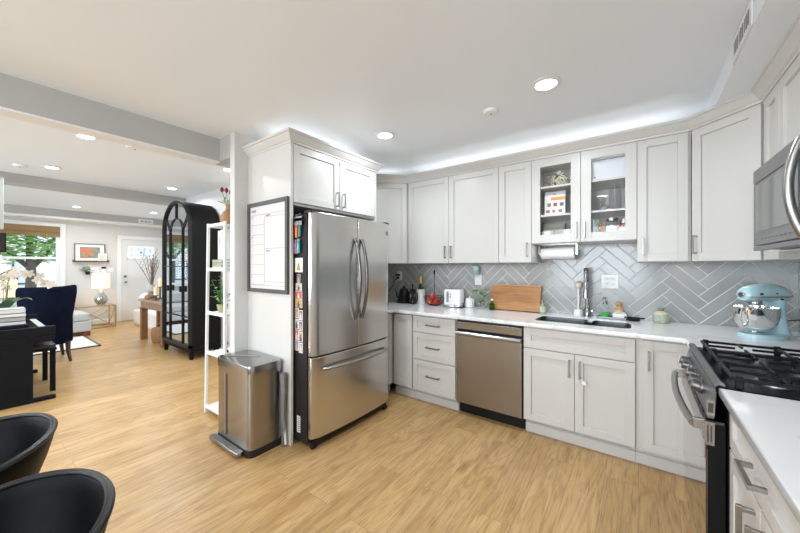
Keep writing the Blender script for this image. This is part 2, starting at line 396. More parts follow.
# ================================================================ SETTING
YB = 3.45; XR = .90; ZK = 2.51; ZL = 2.60
struct(M().box(-10.6, 1.1, -3.4, 3.6, -.1, 0).build('floor', 'floor'))
struct(M().box(-3.15, 1.1, -3.4, 3.6, ZK, ZK+.12).build('ceiling', 'ceil'))
struct(M().box(-10.6, -3.15, -3.4, 3.6, ZL, ZL+.1).build('ceiling', 'ceil'))
struct(M().box(-2.85, 1.1, YB, YB+.14, 0, ZK).build('wall_back', 'wall'))
struct(M().box(XR, XR+.14, -3.2, YB, 0, ZK).build('wall_right', 'wall'))
# partition behind the fridge, with the header that carries the beam
b = M().box(-2.825, -2.75, 1.37, YB, 0, ZK)
struct(b.build('wall_partition', 'wall'))
struct(M().box(-3.15, -2.825, 1.37, 2.42, 2.31, ZK+.1).build('trim_1', 'beam'))
struct(M().box(-3.15, -3.02, -3.2, 1.37, 2.31, ZK).build('trim_2', 'beam'))
struct(M().box(-3.155, -3.015, -3.2, 1.37, 2.297, 2.31).build('trim_3', 'white'))
struct(M().box(-6.65, -2.825, 2.42, 2.54, 0, ZL).build('wall_living', 'wall'))
struct(M().box(-10.4, -6.53, 3.32, 3.44, 0, ZL).build('wall_entry', 'wall'))
struct(M().box(-6.65, -6.53, 2.54, 3.32, 0, ZL).build('wall_return', 'wall'))
struct(M().box(-6.86, -6.62, -3.2, 2.42, 2.47, ZL).build('trim_4', 'beam'))
struct(M().box(-10.3, -10.05, -3.2, 3.32, 2.42, ZL).build('trim_5', 'beam'))
struct(M().sweep([(-10.05, -3.2), (-10.05, 3.32)], [(0, 2.40), (.012, 2.40), (.022, 2.43), (0, 2.445)]).box(-10.4, -10.05, -3.2, 3.32, 2.395, 2.42).build('trim_6', 'white'))
# far wall with window opening (Y -.35..1.30, Z .80..2.27)
WY0, WY1, WZ0, WZ1 = -.45, 1.30, .86, 2.24
b = M()
b.box(-10.52, -10.4, -3.2, WY0, 0, ZL).box(-10.52, -10.4, WY1, 3.44, 0, ZL).box(-10.52, -10.4, WY0, WY1, 0, WZ0).box(-10.52, -10.4, WY0, WY1, WZ1, ZL)
struct(b.build('wall_far', 'wall'))
# rear wall and left wall (behind the camera) with windows added for fill light
def wall_openings(name, x0, x1, ops):
    b = M(); x = x0
    for a, c in ops:
        b.box(x, a, -3.3, -3.18, 0, 2.6).box(a, c, -3.3, -3.18, 0, .65).box(a, c, -3.3, -3.18, 2.4, 2.6); x = c
    b.box(x, x1, -3.3, -3.18, 0, 2.6); return struct(b.build(name, 'wall'))
wall_openings('wall_rear', -10.4, 1.04, [(-7.8, -4.6), (-2.1, .2)])
def window_unit(name, F, u0, u1, v0, v1, mull=1, rail=None):
    b = M(); t = .055
    b.fbox(F, u0, u1, -.06, .0, v0, v0+t).fbox(F, u0, u1, -.06, .0, v1-t, v1).fbox(F, u0, u0+t, -.06, 0, v0, v1).fbox(F, u1-t, u1, -.06, 0, v0, v1)
    for i in range(1, mull+1):
        c = u0+(u1-u0)*i/(mull+1); b.fbox(F, c-.03, c+.03, -.06, 0, v0, v1)
    r = (v0+v1)/2 if rail is None else rail
    b.fbox(F, u0, u1, -.05, -.005, r-.025, r+.025)
    # casing and sill
    b.fbox(F, u0-.09, u0, -.0, .022, v0-.02, v1+.09).fbox(F, u1, u1+.09, 0, .022, v0-.02, v1+.09).fbox(F, u0, u1, 0, .022, v1, v1+.09)
    b.fbox(F, u0-.11, u1+.11, 0, .06, v0-.045, v0-.015)
    w = struct(b.build(name, 'white', bevel=.003))
    M().fbox(F, u0+t, u1-t, -.034, -.03, v0+t, v1-t).build('window_pane', 'pane', w)
    return w
FW = FR(-10.4, 0, 0, 1)     # far wall, outward +X, u=+Y
FRW = FR(0, -3.18, -1, 0)   # rear wall, outward +Y
w1 = window_unit('window_1', FW, WY0, WY1, WZ0, WZ1, 0, 1.553)
window_unit('unseen_window_2', FRW, -.2, 2.1, .65, 2.4, 1)  # unseen window, added to go with the kitchen fill light
window_unit('unseen_window_3', FRW, 4.6, 7.8, .65, 2.4, 2)  # unseen window, added to go with the living room fill light
# ceiling box (bulkhead) over the range wall
struct(M().box(.39, XR, -3.18, YB, 2.385, ZK).build('trim_7', 'ceil'))
# baseboards
struct(M().fbox(FW, 1.4, 2.24, 0, .015, 0, .11).build('baseboard_far', 'white', bevel=.003))
struct(M().box(-6.53, -2.87, 2.405, 2.42, 0, .11).build('baseboard_living', 'white', bevel=.003))
struct(M().box(-2.75, -2.735, 1.37, 1.47, 0, .1).box(-2.825, -2.735, 1.355, 1.37, 0, .1).build('baseboard_partition', 'white', bevel=.003))
struct(M().box(-10.4, -6.65, 3.305, 3.32, 0, .11).build('baseboard_entry', 'white'))
# front door
D0, D1 = 2.37, 3.27
b = M().use(mt['white'])
b.fbox(FW, D0-.09, D0, 0, .025, 0, 2.13).fbox(FW, D1, D1+.045, 0, .025, 0, 2.13).fbox(FW, D0-.09, D1+.045, 0, .028, 2.05, 2.14)
b.use(mat('door_paint', (.74, .73, .71), .4))
b.fbox(FW, D0+.005, D1-.005, 0, .012, .015, 2.045)
for (a, c, d, e) in ((.12, .42, .12, .95), (.48, .78, .12, .95), (.12, .42, 1.02, 1.5), (.48, .78, 1.02, 1.5)):
    b.fbox(FW, D0+a, D0+c, .012, .018, d, e); b.fbox(FW, D0+a+.03, D0+c-.03, .018, .022, d+.03, e-.03)
door = struct(b.build('door_1', 'white', bevel=.003))
b = M().fbox(FW, D0+.10, D0+.68, .012, .026, 1.56, 1.58).fbox(FW, D0+.10, D0+.68, .012, .026, 1.885, 1.905).fbox(FW, D0+.10, D0+.12, .012, .026, 1.56, 1.9).fbox(FW, D0+.66, D0+.68, .012, .026, 1.56, 1.9)
b.build('window_frame', 'white', door)
M().fbox(FW, D0+.12, D0+.66, .012, .016, 1.58, 1.885).build('leaded_glass', emis('daylit_leaded_glass', (.80, .9, 1), .32), door)
b = M()
for u in (.2, .33, .39, .45, .58): b.fbox(FW, D0+u-.004, D0+u+.004, .016, .02, 1.59, 1.875)
for v in (1.65, 1.8): b.fbox(FW, D0+.13, D0+.65, .016, .02, v-.004, v+.004)
b.lathe([(.028, 0), (.028, .006)], FW(D0+.39, .016, 1.73), 12, 'x')
b.build('lead_cames', pm('lead', (.25, .28, .3), .4), door)
M().cyl(FW(D0+.07, .012, .98), FW(D0+.07, .06, .98), .012).ball(FW(D0+.07, .075, .98), .03).cyl(FW(D0+.07, .012, 1.12), FW(D0+.07, .03, 1.12), .03).build('door_knob', 'nickel', door, smooth=True)
# vents / ceiling fittings
def vent(name, label, F, u0, u1, v0, v1, n=10):
    t = thing(name, label, 'vent', F(0.5*(u0+u1), 0, v0))
    b = M().fbox(F, u0, u1, .001, .006, v0, v1); b.build('frame', 'white', t, world=True, bevel=.001)
    b = M()
    k = (u1-u0-.05)/n
    for i in range(n):
        a = u0+.025+k*i; (b.fbox(F, a+k*.2, a+k*.8, .0065, .008, v0+.028, v1-.028) if i % 3 else b.fbox(F, a+k*.5, a+k*.7, .0065, .008, v0+.028, v1-.028))
    b.build('slat_shadows', pm('vent_shadow', (.22, .22, .22), .6), t, world=True)  # dark bars painted as the shade between the slats
    return t
FS = FR(.39, 0, 0, -1)
vent('air_vent', 'white air vent on the side of the ceiling box above the range', FS, -2.32, -1.98, 2.39, 2.507, 9)
FBM = FR(-10.05, 0, 0, 1)
vent('air_vent', 'small white air vent on the band above the front door', FBM, 2.62, 2.92, 2.45, 2.56, 10)

# recessed ceiling lights
def downlight(x, y, z, power, r=.075, label=None, glow=True):
    t = thing('recessed_light', label, 'ceiling light', (x, y, z), group='recessed ceiling lights')
    M().lathe([(r*.80, -.001), (r*1.18, -.001), (r*1.2, -.006), (r*.84, -.010), (r*.80, -.003)], (0, 0, 0), 32, cap=False).build('trim_ring', 'white', t, smooth=True)
    M().lathe([(r*.82, -.0015), (r*.82, -.003)], (0, 0, 0), 32).build('lens', 'lens', t)
    if power:
        l = bpy.data.lights.new('lamp', 'AREA'); l.shape = 'DISK'; l.size = .14; l.energy = power; l.color = (.86, .935, 1); l.spread = math.radians(165)
        o = bpy.data.objects.new('downlight_lamp', l); C.objects.link(o); o.location = (x, y, z-.02)
    return t
KP, LP = 12, 20
downlight(-.464, 2.163, ZK, KP, label='recessed ceiling light nearest the glass door cabinet')
downlight(-1.769, 2.18, ZK, KP, label='recessed ceiling light in front of the cabinet over the refrigerator')
for x, y, l in ((-.46, 0, 'unseen kitchen ceiling light right above the camera'), (-1.77, -.05, 'unseen kitchen ceiling light above the black bucket chairs'), (-.46, -1.5, 'unseen kitchen ceiling light behind the camera on the range side'), (-1.77, -1.5, 'unseen kitchen ceiling light behind the camera nearest the beam')):  # out-of-view lights, added to fill the kitchen
    downlight(x, y, ZK, KP, label=l)
LL = [(-4.198, .697, 'living room ceiling light just past the first beam, left one'), (-5.847, .664, 'living room ceiling light nearest the second beam, on the left'),
      (-5.897, 1.961, 'living room ceiling light in front of the arched cabinet'), (-4.188, 2.016, 'living room ceiling light peeking beside the wall end'),
      (-9.3, 1.40, 'far ceiling light in front of the window wall'), (-8.9, 2.6, 'far ceiling light nearest the front door')]
for x, y, l in LL: downlight(x, y, ZL, LP, label=l)
for x, y, l in ((-4.2, -1.5, 'living room ceiling light over the area behind the piano, by the first beam'), (-5.85, -1.5, 'living room ceiling light over the area behind the piano, by the second beam'), (-8.0, -1.0, 'living room ceiling light over the far left of the sofa')): downlight(x, y, ZL, LP, label=l)
def disc(x, y, z, r, label, name='smoke_detector'):
    t = thing(name, label, 'smoke detector', (x, y, z))
    M().lathe([(r, 0), (r, -.008), (r*.85, -.02), (r*.3, -.024), (.001, -.024)], (0, 0, 0), 28, cap=False).build('cover', 'white', t, smooth=True)
    M().lathe([(r*.12, -.024), (r*.12, -.027)], (0, 0, 0), 12).build('sensor', 'nickel', t)
disc(-.869, 2.302, ZK, .055, 'small round cover on the kitchen ceiling')
disc(-4.178, 1.061, ZL, .075, 'white smoke detector on the living room ceiling')
disc(-6.045, .42, ZL, .06, 'faint round cover on the living room ceiling at far left')

# ================================================================ CABINETS
def shaker(F, u0, u1, v0, v1, parent, name='door', m='cab', rail=.057, glass=False, t=.02, gap=.0018):
    u0 += gap; u1 -= gap; v0 += gap; v1 -= gap
    b = M()
    # frame with inner chamfer: outer slab ring + recessed panel
    b.fbox(F, u0, u0+rail, -t, 0, v0, v1).fbox(F, u1-rail, u1, -t, 0, v0, v1).fbox(F, u0+rail, u1-rail, -t, 0, v0, v0+rail).fbox(F, u0+rail, u1-rail, -t, 0, v1-rail, v1)
    if not glass: b.fbox(F, u0+rail, u1-rail, -t, -.012, v0+rail, v1-rail)
    d = b.build(name, m, parent, world=True, bevel=.0012, seg=1)
    if glass:
        M().fbox(F, u0+rail, u1-rail, -.013, -.010, v0+rail, v1-rail).build('glass_pane', 'pane', d, world=True)
    return d
def pull(F, u, v, parent, vertical=True, L=.13, m='nickel', th=.011):
    b = M()
    if vertical:
        b.fbox(F, u-th/2, u+th/2, .026, .026+th, v-L/2, v+L/2)
        for q in (-L/2+th*.7, L/2-th*.7): b.fbox(F, u-th/2, u+th/2, 0, .027, v+q-th/2, v+q+th/2)
    else:
        b.fbox(F, u-L/2, u+L/2, .026, .026+th, v-th/2, v+th/2)
        for q in (-L/2+th*.7, L/2-th*.7): b.fbox(F, u+q-th/2, u+q+th/2, 0, .027, v-th/2, v+th/2)
    return b.build('handle', m, parent, world=True, bevel=.0015)
ZU0, ZU1 = 1.405, 2.317
def carcass(F, u0, u1, v0, v1, depth, parent, m='cab', open_=False, name='body', inner='cabin'):
    g = .001
    if not open_:
        return M().fbox(F, u0+g, u1-g, -depth, -.0205, v0, v1).build(name, m, parent, world=True, bevel=.001)
    t = .018; b = M()
    b.fbox(F, u0+g, u0+t, -depth, -.0205, v0, v1).fbox(F, u1-t, u1-g, -depth, -.0205, v0, v1).fbox(F, u0+t, u1-t, -depth, -.0205, v0, v0+t).fbox(F, u0+t, u1-t, -depth, -.0205, v1-t, v1)
    b.fbox(F, u0+t, u1-t, -depth, -depth+.01, v0+t, v1-t)
    return b.build(name, m, parent, world=True)
DU = .415
# --- uppers on the back wall
t = thing('wall_cabinet', 'white double-door wall cabinet above the toaster and kettle', 'wall cabinet', (-1.6, 3.2, ZU0))
carcass(FU, -2.119, -1.071, ZU0, ZU1, DU, t)
for a, c, hx in ((-2.119, -1.602, -1.602-.035), (-1.602, -1.071, -1.602+.035)):
    d = shaker(FU, a, c, ZU0, ZU1, t); pull(FU, hx, ZU0+.115, d)
t = thing('wall_cabinet', 'narrow white wall cabinet left of the glass-door cabinet', 'wall cabinet', (-.92, 3.2, ZU0))
carcass(FU, -1.071, -.772, ZU0, ZU1, DU, t); d = shaker(FU, -1.071, -.772, ZU0, ZU1, t); pull(FU, -.772-.035, ZU0+.115, d)
t = thing('wall_cabinet', 'narrow white wall cabinet right of the glass-door cabinet', 'wall cabinet', (.14, 3.2, ZU0))
carcass(FU, -.008, .300, ZU0, ZU1, DU, t); d = shaker(FU, -.008, .285, ZU0, ZU1, t, ); pull(FU, -.008+.035, ZU0+.115, d)
# glass cabinet
GZ = 1.573
t = gcab = thing('glass_door_cabinet', 'white wall cabinet with two glass doors over the sink', 'wall cabinet', (-.39, 3.2, GZ))
carcass(FU, -.772, -.008, GZ, ZU1, DU, t, open_=True)
for sz in (1.825, 2.075): M().fbox(FU, -.752, -.028, -DU+.012, -.028, sz-.016, sz).build('shelf', 'cab', t, world=True)
for a, c, hx in ((-.772, -.383, -.383-.03), (-.383, -.008, -.383+.03)):
    d = shaker(FU, a, c, GZ, ZU1, t, glass=True, rail=.072); pull(FU, hx, GZ+.10, d)
# diagonal corner cabinets
FDL = FR(-2.119-.31, 3.03-.31, math.sqrt(.5), math.sqrt(.5))
t = thing('corner_wall_cabinet', 'white diagonal corner wall cabinet beside the refrigerator', 'wall cabinet', (-2.45, 3.1, ZU0))
b = M(); poly = [(-2.75, YB-.003), (-2.745, 2.72), (-2.429-.014+.0, 2.735), (-2.133, 3.03+.012), (-2.121, YB-.003)]
poly = [(-2.745, 3.445), (-2.745, 2.735), (-2.443, 2.735), (-2.134, 3.044), (-2.122, 3.445)]
b.prism(poly, lambda x, y: (x, y, ZU0), lambda x, y: (x, y, ZU1)); b.build('body', 'cab', t, world=True)
dl = .31*math.sqrt(2)
d = shaker(FDL, .0, dl-.012, ZU0, ZU1, t)
FDR = FR(.290, 3.03, math.sqrt(.5), -math.sqrt(.5)); drl = (.577-.290)*math.sqrt(2)
t = thing('corner_wall_cabinet', 'white diagonal corner wall cabinet above the stand mixer', 'wall cabinet', (.6, 3.1, ZU0))
poly = [(.303, 3.445), (.303, 3.046), (.306+.0, 3.043), (.590, 2.759), (.597, 2.745), (XR-.005, 2.745), (XR-.005, 3.445)]
b = M(); b.prism(poly, lambda x, y: (x, y, ZU0), lambda x, y: (x, y, ZU1)); b.build('body', 'cab', t, world=True)
d = shaker(FDR, .012, drl-.006, ZU0, ZU1, t); pull(FDR, .045, ZU0+.115, d, m='satin')
# right wall uppers
t = thing('wall_cabinet', 'narrow white wall cabinet between the corner and the microwave', 'wall cabinet', (.74, 2.6, ZU0))
carcass(FRU, -2.735, -2.475, ZU0, ZU1, .318, t); d = shaker(FRU, -2.725, -2.475, ZU0, ZU1, t)
t = thing('wall_cabinet', 'short white double-door cabinet directly above the microwave', 'wall cabinet', (.74, 2.0, 1.87))
carcass(FRU, -2.47, -1.69, 1.87, ZU1, .318, t)
for a, c in ((-2.47, -2.08), (-2.08, -1.69)): d = shaker(FRU, a, c, 1.87, ZU1, t)
t = thing('wall_cabinet', 'white wall cabinet right of the microwave', 'wall cabinet', (.74, 1.3, ZU0))
carcass(FRU, -1.685, -.9, ZU0, ZU1, .318, t)
for a, c in ((-1.685, -1.268), (-1.268, -.9)): d = shaker(FRU, a, c, ZU0, ZU1, t)
# --- crown mouldings
CR = [(-.018, 2.3175), (.004, 2.3175), (.006, 2.332), (.014, 2.336), (.040, 2.368), (.046, 2.378), (.056, 2.380), (.058, 2.397), (-.018, 2.397)]
struct(M().sweep([(-2.748, 2.72), (-2.429, 2.72), (-2.119, 3.03), (.290, 3.03), (.577, 2.743), (.577, .9)], CR).build('trim_8', 'cab', smooth=False))
struct(M().sweep([(-2.748, 1.487), (-2.13, 1.487), (-2.13, 2.487), (-2.748, 2.487)], CR).build('trim_9', 'cab'))
# --- fridge enclosure
t = thing('refrigerator_cabinet', 'white cabinet with tall side panels boxed around the refrigerator', 'cabinet', (-2.45, 2.0, 0))
M().box(-2.748, -2.13, 1.487, 1.509, 0.0, 2.3172).build('side_panel', 'cab', t, world=True, bevel=.0015)
M().box(-2.748, -2.13, 2.465, 2.487, 0.0, 2.3172).build('side_panel', 'cab', t, world=True, bevel=.0015)
M().box(-2.748, -2.1505, 1.510, 2.464, 1.845, 2.3165).build('box', 'cab', t, world=True)
for a, c, hx in ((1.512, 1.988, 1.988-.035), (1.992, 2.462, 1.992+.035)):
    d = shaker(FF, a, c, 1.865, 2.315, t); pull(FF, hx, 1.865+.09, d, m='satin', L=.13)
b = M().lathe([(.012, 0), (.014, .02), (.006, .022)], (-2.125, 1.99, 2.27), 12); b.build('child_latch', 'ceramic', t, world=True)

# --- base cabinets
TZ = .115
def toe(F, u0, u1, parent, back=.08):
    M().fbox(F, u0, u1, -back-.015, -back, 0, TZ+.03).fbox(F, u0, u1, -back, -back+.012, 0, .075).build('toe_kick', 'base', parent, world=True, bevel=.002)
BD = .715
t = thing('base_cabinet', 'narrow one-door base cabinet next to the refrigerator', 'base cabinet', (-2.0, 3.0, 0))
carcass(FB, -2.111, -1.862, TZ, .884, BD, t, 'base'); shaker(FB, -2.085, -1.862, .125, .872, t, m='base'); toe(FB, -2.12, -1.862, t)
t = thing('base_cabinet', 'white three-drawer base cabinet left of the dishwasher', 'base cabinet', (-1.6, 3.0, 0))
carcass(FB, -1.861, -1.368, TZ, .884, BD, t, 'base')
for a, c in ((.712, .872), (.438, .708), (.155-.03, .434)):
    d = shaker(FB, -1.847, -1.372, a, c, t, 'drawer', m='base', rail=.05); pull(FB, -1.61, (a+c)/2+(.01 if c < .5 else 0), d, False, .15)
toe(FB, -1.861, -1.368, t)
t = thing('sink_base_cabinet', 'white two-door base cabinet under the sink', 'base cabinet', (-.39, 3.0, 0))
b = M().fbox(FB, -.757, -.739, -BD, -.0205, TZ, .884).fbox(FB, -.034, -.016, -BD, -.0205, TZ, .884).fbox(FB, -.739, -.034, -BD, -.0205, TZ, TZ+.018).fbox(FB, -.739, -.034, -.04, -.0205, TZ, .884).fbox(FB, -.739, -.034, -BD, -BD+.012, TZ, .884)
b.build('body', 'base', t, world=True)
shaker(FB, -.757, -.016, .712, .872, t, 'false_drawer', m='base')
d = shaker(FB, -.757, -.386, .125, .708, t, m='base'); pull(FB, -.386-.035, .60, d)
d = shaker(FB, -.386, -.016, .125, .708, t, m='base'); pull(FB, -.386+.035, .60, d)
M().cyl(FB(-.32, 0, .51), FB(-.32, .022, .51), .016, .014).build('child_latch', 'ceramic', d, world=True, bevel=.002)
toe(FB, -.757, -.016, t)
t = thing('base_cabinet', 'white corner base cabinet between the sink and the range', 'base cabinet', (.4, 3.0, 0))
poly = [(-.015, 3.44), (-.015, 2.75), (.268, 2.75), (.268, 2.47), (XR-.005, 2.47), (XR-.005, 3.44)]
M().prism(poly, lambda x, y: (x, y, TZ), lambda x, y: (x, y, .884)).build('body', 'base', t, world=True)
d = shaker(FB, .022, .262, .125, .872, t, m='base'); pull(FB, .055, .74, d)
toe(FB, -.015, .34, t)
t = thing('base_cabinet', 'white blind base cabinet end tucked behind the refrigerator', 'base cabinet', (-2.4, 2.9, 0))
M().box(-2.745, -2.132, 2.49, 3.44, TZ, .884).build('body', 'base', t, world=True)
FLL = FR(-2.111, 0, 0, 1)
shaker(FLL, 2.492, 2.722, .125, .872, t, m='base', rail=.05)
M().box(-2.215, -2.2, 2.49, 2.80, 0, TZ).build('toe_kick', 'base', t, world=True)
# near right base cabinet
t = thing('base_cabinet', 'white base cabinet with a drawer at the lower right, by the range', 'base cabinet', (.6, 1.3, 0))
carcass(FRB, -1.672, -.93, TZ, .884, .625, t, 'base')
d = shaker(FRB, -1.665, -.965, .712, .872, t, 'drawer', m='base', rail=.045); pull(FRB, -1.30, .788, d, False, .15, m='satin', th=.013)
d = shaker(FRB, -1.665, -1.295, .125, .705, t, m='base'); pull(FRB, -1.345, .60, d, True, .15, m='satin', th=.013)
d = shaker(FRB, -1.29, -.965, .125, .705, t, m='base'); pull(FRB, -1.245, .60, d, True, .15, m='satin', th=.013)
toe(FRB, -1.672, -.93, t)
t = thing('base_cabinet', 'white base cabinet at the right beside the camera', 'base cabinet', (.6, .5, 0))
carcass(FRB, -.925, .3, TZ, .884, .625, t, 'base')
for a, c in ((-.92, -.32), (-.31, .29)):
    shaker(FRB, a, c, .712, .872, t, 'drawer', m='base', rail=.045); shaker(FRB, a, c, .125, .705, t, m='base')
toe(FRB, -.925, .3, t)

# --- countertops
def curve_slab(name, outer, holes, z0, z1, m, bevel=.004):
    cu = bpy.data.curves.new(name, 'CURVE'); cu.dimensions = '2D'; cu.fill_mode = 'BOTH'; cu.extrude = (z1-z0)/2-bevel; cu.bevel_depth = bevel; cu.bevel_resolution = 2; cu.offset = -bevel
    for pts in [outer]+holes:
        sp = cu.splines.new('POLY'); sp.points.add(len(pts)-1); sp.use_cyclic_u = True
        for i, (x, y) in enumerate(pts): sp.points[i].co = (x, y, 0, 1)
    o = bpy.data.objects.new('tmp', cu); C.objects.link(o); bpy.context.view_layer.update()
    me = bpy.data.meshes.new_from_object(o.evaluated_get(bpy.context.evaluated_depsgraph_get())); bpy.data.objects.remove(o)
    me.name = name
    for v in me.vertices: v.co.z += (z0+z1)/2
    me.materials.clear(); me.materials.append(mt[m]); r = bpy.data.objects.new(name, me); C.objects.link(r); return r
def arc(cx, cy, r, a0, a1, n=6): return [(cx+r*math.cos(math.radians(a0+(a1-a0)*i/n)), cy+r*math.sin(math.radians(a0+(a1-a0)*i/n))) for i in range(n+1)]
SX0, SX1, SY0, SY1 = -.715, -.045, 2.885, 3.20
hole = arc(SX0+.05, SY0+.05, .05, 180, 270)+arc(SX1-.05, SY0+.05, .05, 270, 360)+arc(SX1-.05, SY1-.05, .05, 0, 90)+arc(SX0+.05, SY1-.05, .05, 90, 180)
outer = [(-2.747, YB-.002), (-2.747, 2.49), (-2.085, 2.49)]+arc(-2.055, 2.672, .03, 180, 90, 4)+arc(.21, 2.672, .03, 90, 0, 4)+[(.24, 2.47), (XR-.002, 2.47), (XR-.002, YB-.002)]
ct = curve_slab('countertop', outer, [hole], .885, .915, 'quartz')
tag(ct, 'white quartz countertop with grey veins along the back wall', 'countertop')
ct = curve_slab('countertop', [(.242, 1.680), (.242, -.32), (XR-.002, -.32), (XR-.002, 1.680)], [], .885, .915, 'quartz')
tag(ct, 'white veined quartz countertop at the lower right, near the camera', 'countertop')
# sink
t = thing('kitchen_sink', 'stainless double-bowl sink set under the white countertop', 'sink', (-.38, 3.04, .7))
def bowl(u0, u1):
    def rr(z, k, rad=.045):
        return [(x, y, z) for x, y in arc(u0+k+rad, SY0+k+rad-.005, rad, 180, 270)+arc(u1-k-rad, SY0+k+rad-.005, rad, 270, 360)+arc(u1-k-rad, SY1-k-rad+.005, rad, 0, 90)+arc(u0+k+rad, SY1-k-rad+.005, rad, 90, 180)]
    b = M(); b.loft([rr(.9135, .0095), rr(.880, .0105), rr(.72, .014), rr(.70, .03)], cap=False)
    v = [b.bm.verts.new(p) for p in rr(.70, .03)]; b._f(v)
    return b
bowl(SX0, -.335).build('bowl', 'steel_sink', t, world=True, smooth=True); bowl(-.315, SX1).build('bowl', 'steel_sink', t, world=True, smooth=True)
for x in (-.525, -.18): M().lathe([(.042, .7005), (.042, .703), (.03, .702)], (x, 3.04, 0), 20).build('drain', 'chrome', t, world=True)
# backsplash
struct(M().box(-2.749, XR-.001, YB-.008, YB, .9155, ZU0+.18).build('trim_10', 'tile'))
struct(M().box(XR-.008, XR, .0, YB-.008, .9155, ZU0+.1).build('trim_11', 'tile_r'))

# ================================================================ APPLIANCES
def arcpts(p0, p1, bow, n=14, flat=.0):
    p0 = Vector(p0); p1 = Vector(p1); bow = Vector(bow)
    return [p0.lerp(p1, i/n)+bow*(math.sin(PI*i/n)**.8) for i in range(n+1)]
# --- refrigerator (front faces +X, doors slightly bowed)
t = thing('refrigerator', 'stainless french-door refrigerator with bottom freezer drawer', 'refrigerator', (-2.3, 1.985, 0))
M().box(-2.74, -2.0, 1.535, 2.445, .035, 1.765).build('body', 'charcoal', t, world=True, bevel=.006)
M().box(-2.02, -1.975, 1.545, 2.435, .05, 1.76).build('gasket', 'black', t, world=True)
def bowed(y0, y1, z0, z1, name, parent):
    b = M(); n = 14; pts = []
    for i in range(n+1):
        y = y0+(y1-y0)*i/n; k = (y-1.99)/.46; x = -1.905-.022*k*k
        e = min((y-y0), (y1-y)) if False else min(abs(y-1.53), abs(2.45-y))
        if e < .02: x -= .02-(.02**2-(.02-e)**2)**.5
        pts.append((x, y))
    poly = [(-1.978, y0)]+pts+[(-1.978, y1)]
    b.prism(poly, lambda x, y: (x, y, z0), lambda x, y: (x, y, z1))
    return b.build(name, 'steel', parent, world=True, smooth=True, bevel=.004)
dl_ = bowed(1.53, 1.983, .70, 1.775, 'door', t); dr_ = bowed(1.989, 2.45, .70, 1.775, 'door', t); fz = bowed(1.53, 2.45, .085, .688, 'freezer_drawer', t)
for y, d in ((1.945, dl_), (2.027, dr_)):
    b = M().tube(arcpts((-1.90, y, .93), (-1.90, y, 1.60), (.062, 0, 0), 20), .0135, 12)
    b.build('handle', 'dark_handle', d, world=True, smooth=True)
b = M().tube(arcpts((-1.90, 1.605, .598), (-1.90, 2.375, .598), (.055, 0, 0), 20), .013, 12); b.build('handle', 'satin', fz, world=True, smooth=True)
M().box(-1.985, -1.95, 1.56, 2.42, .03, .082).build('base_grille', 'black', t, world=True)
for y in (1.57, 2.41): M().cyl((-1.965, y-.02, .02), (-1.965, y+.02, .02), .02, n=16).build('foot', 'black', t, world=True)
FRG = FR(-1.905, 0, 0, 1)
M().fbox(FRG, 2.375, 2.41, -.03, -.0155, 1.665, 1.70).build('badge', pm('badge', (.10, .10, .10), .3), dr_, world=True, bevel=.001)
txt('LG', .018, dr_, FRG, 2.381, -.0155, 1.676, 'chrome', 'badge_lettering')
for y in (1.56, 2.42): M().box(-2.03, -1.94, y-.03, y+.03, 1.766, 1.79).build('hinge_cover', 'charcoal', t, world=True, bevel=.004)
# things stuck on the refrigerator side
FSD = FR(0, 1.534, 1, 0)   # plane of the side, outward -Y, u = X
cad = thing('magnetic_pocket', 'grey magnetic marker holder at the top of the refrigerator side', 'holder', (-2.07, 1.53, 1.72))
M().fbox(FSD, -2.126, -2.03, .0, .022, 1.715, 1.735).fbox(FSD, -2.126, -2.03, .018, .022, 1.68, 1.75).fbox(FSD, -2.126, -2.121, 0, .022, 1.68, 1.75).build('tray', 'steel_dk', cad, world=True)
M().tube([FSD(-2.115, .016, 1.75), FSD(-2.10, .018, 1.765), FSD(-2.08, .02, 1.752), FSD(-2.05, .022, 1.768)], .004).build('clip', 'nickel', cad, world=True)
for u, z0, z1, w_, c, n in ((-2.098, 1.588, 1.70, .014, (.80, .13, .03), 'orange-red magnetic marker, upper row on the refrigerator side'), (-2.062, 1.595, 1.71, .010, (.01, .28, .27), 'dark teal magnetic marker, upper row on the refrigerator side'),
                      (-2.128, 1.47, 1.575, .009, (.04, .05, .32), 'navy blue magnetic marker, lower row on the refrigerator side'), (-2.106, 1.465, 1.575, .010, (.62, .06, .05), 'brick red magnetic marker, lower row on the refrigerator side'),
                      (-2.076, 1.47, 1.58, .013, (.05, .50, .52), 'turquoise magnetic marker, lower row on the refrigerator side')):
    k = thing('magnetic_marker', n, 'marker', FSD(u, .01, z0), group='markers on the refrigerator side')
    b = M().lathe([(w_*.9, 0), (w_, .006), (w_, (z1-z0)*.72), (w_*.85, (z1-z0)*.73), (w_*.85, z1-z0-.006), (w_*.6, z1-z0)], (0, -.006, 0), 14)
    b.build('barrel', pm('marker_%d' % int(u*-1000), c, .35), k, smooth=True)
    M().lathe([(w_*1.05, (z1-z0)*.74), (w_*1.05, (z1-z0)*.78)], (0, -.006, 0), 14).build('cap_ring', 'black', k)
def flatcard(name, label, cat, u0, u1, v0, v1, m='paper', group=None):
    k = thing(name, label, cat, FSD((u0+u1)/2, .001, v0), group=group)
    M().fbox(FSD, u0, u1, .001, .003, v0, v1).build('sheet', m, k, world=True); return k
k = flatcard('magnet_card', 'white card with a yellow triangle on the refrigerator side', 'card', -2.14, -2.045, 1.325, 1.435)
b = M(); v = [b.bm.verts.new(FSD(*p)) for p in ((-2.118, .0035, 1.345), (-2.067, .0035, 1.345), (-2.093, .0035, 1.41))]; b._f(v); b.build('yellow_triangle', pm('yel', (.75, .50, .03), .5), k, world=True)
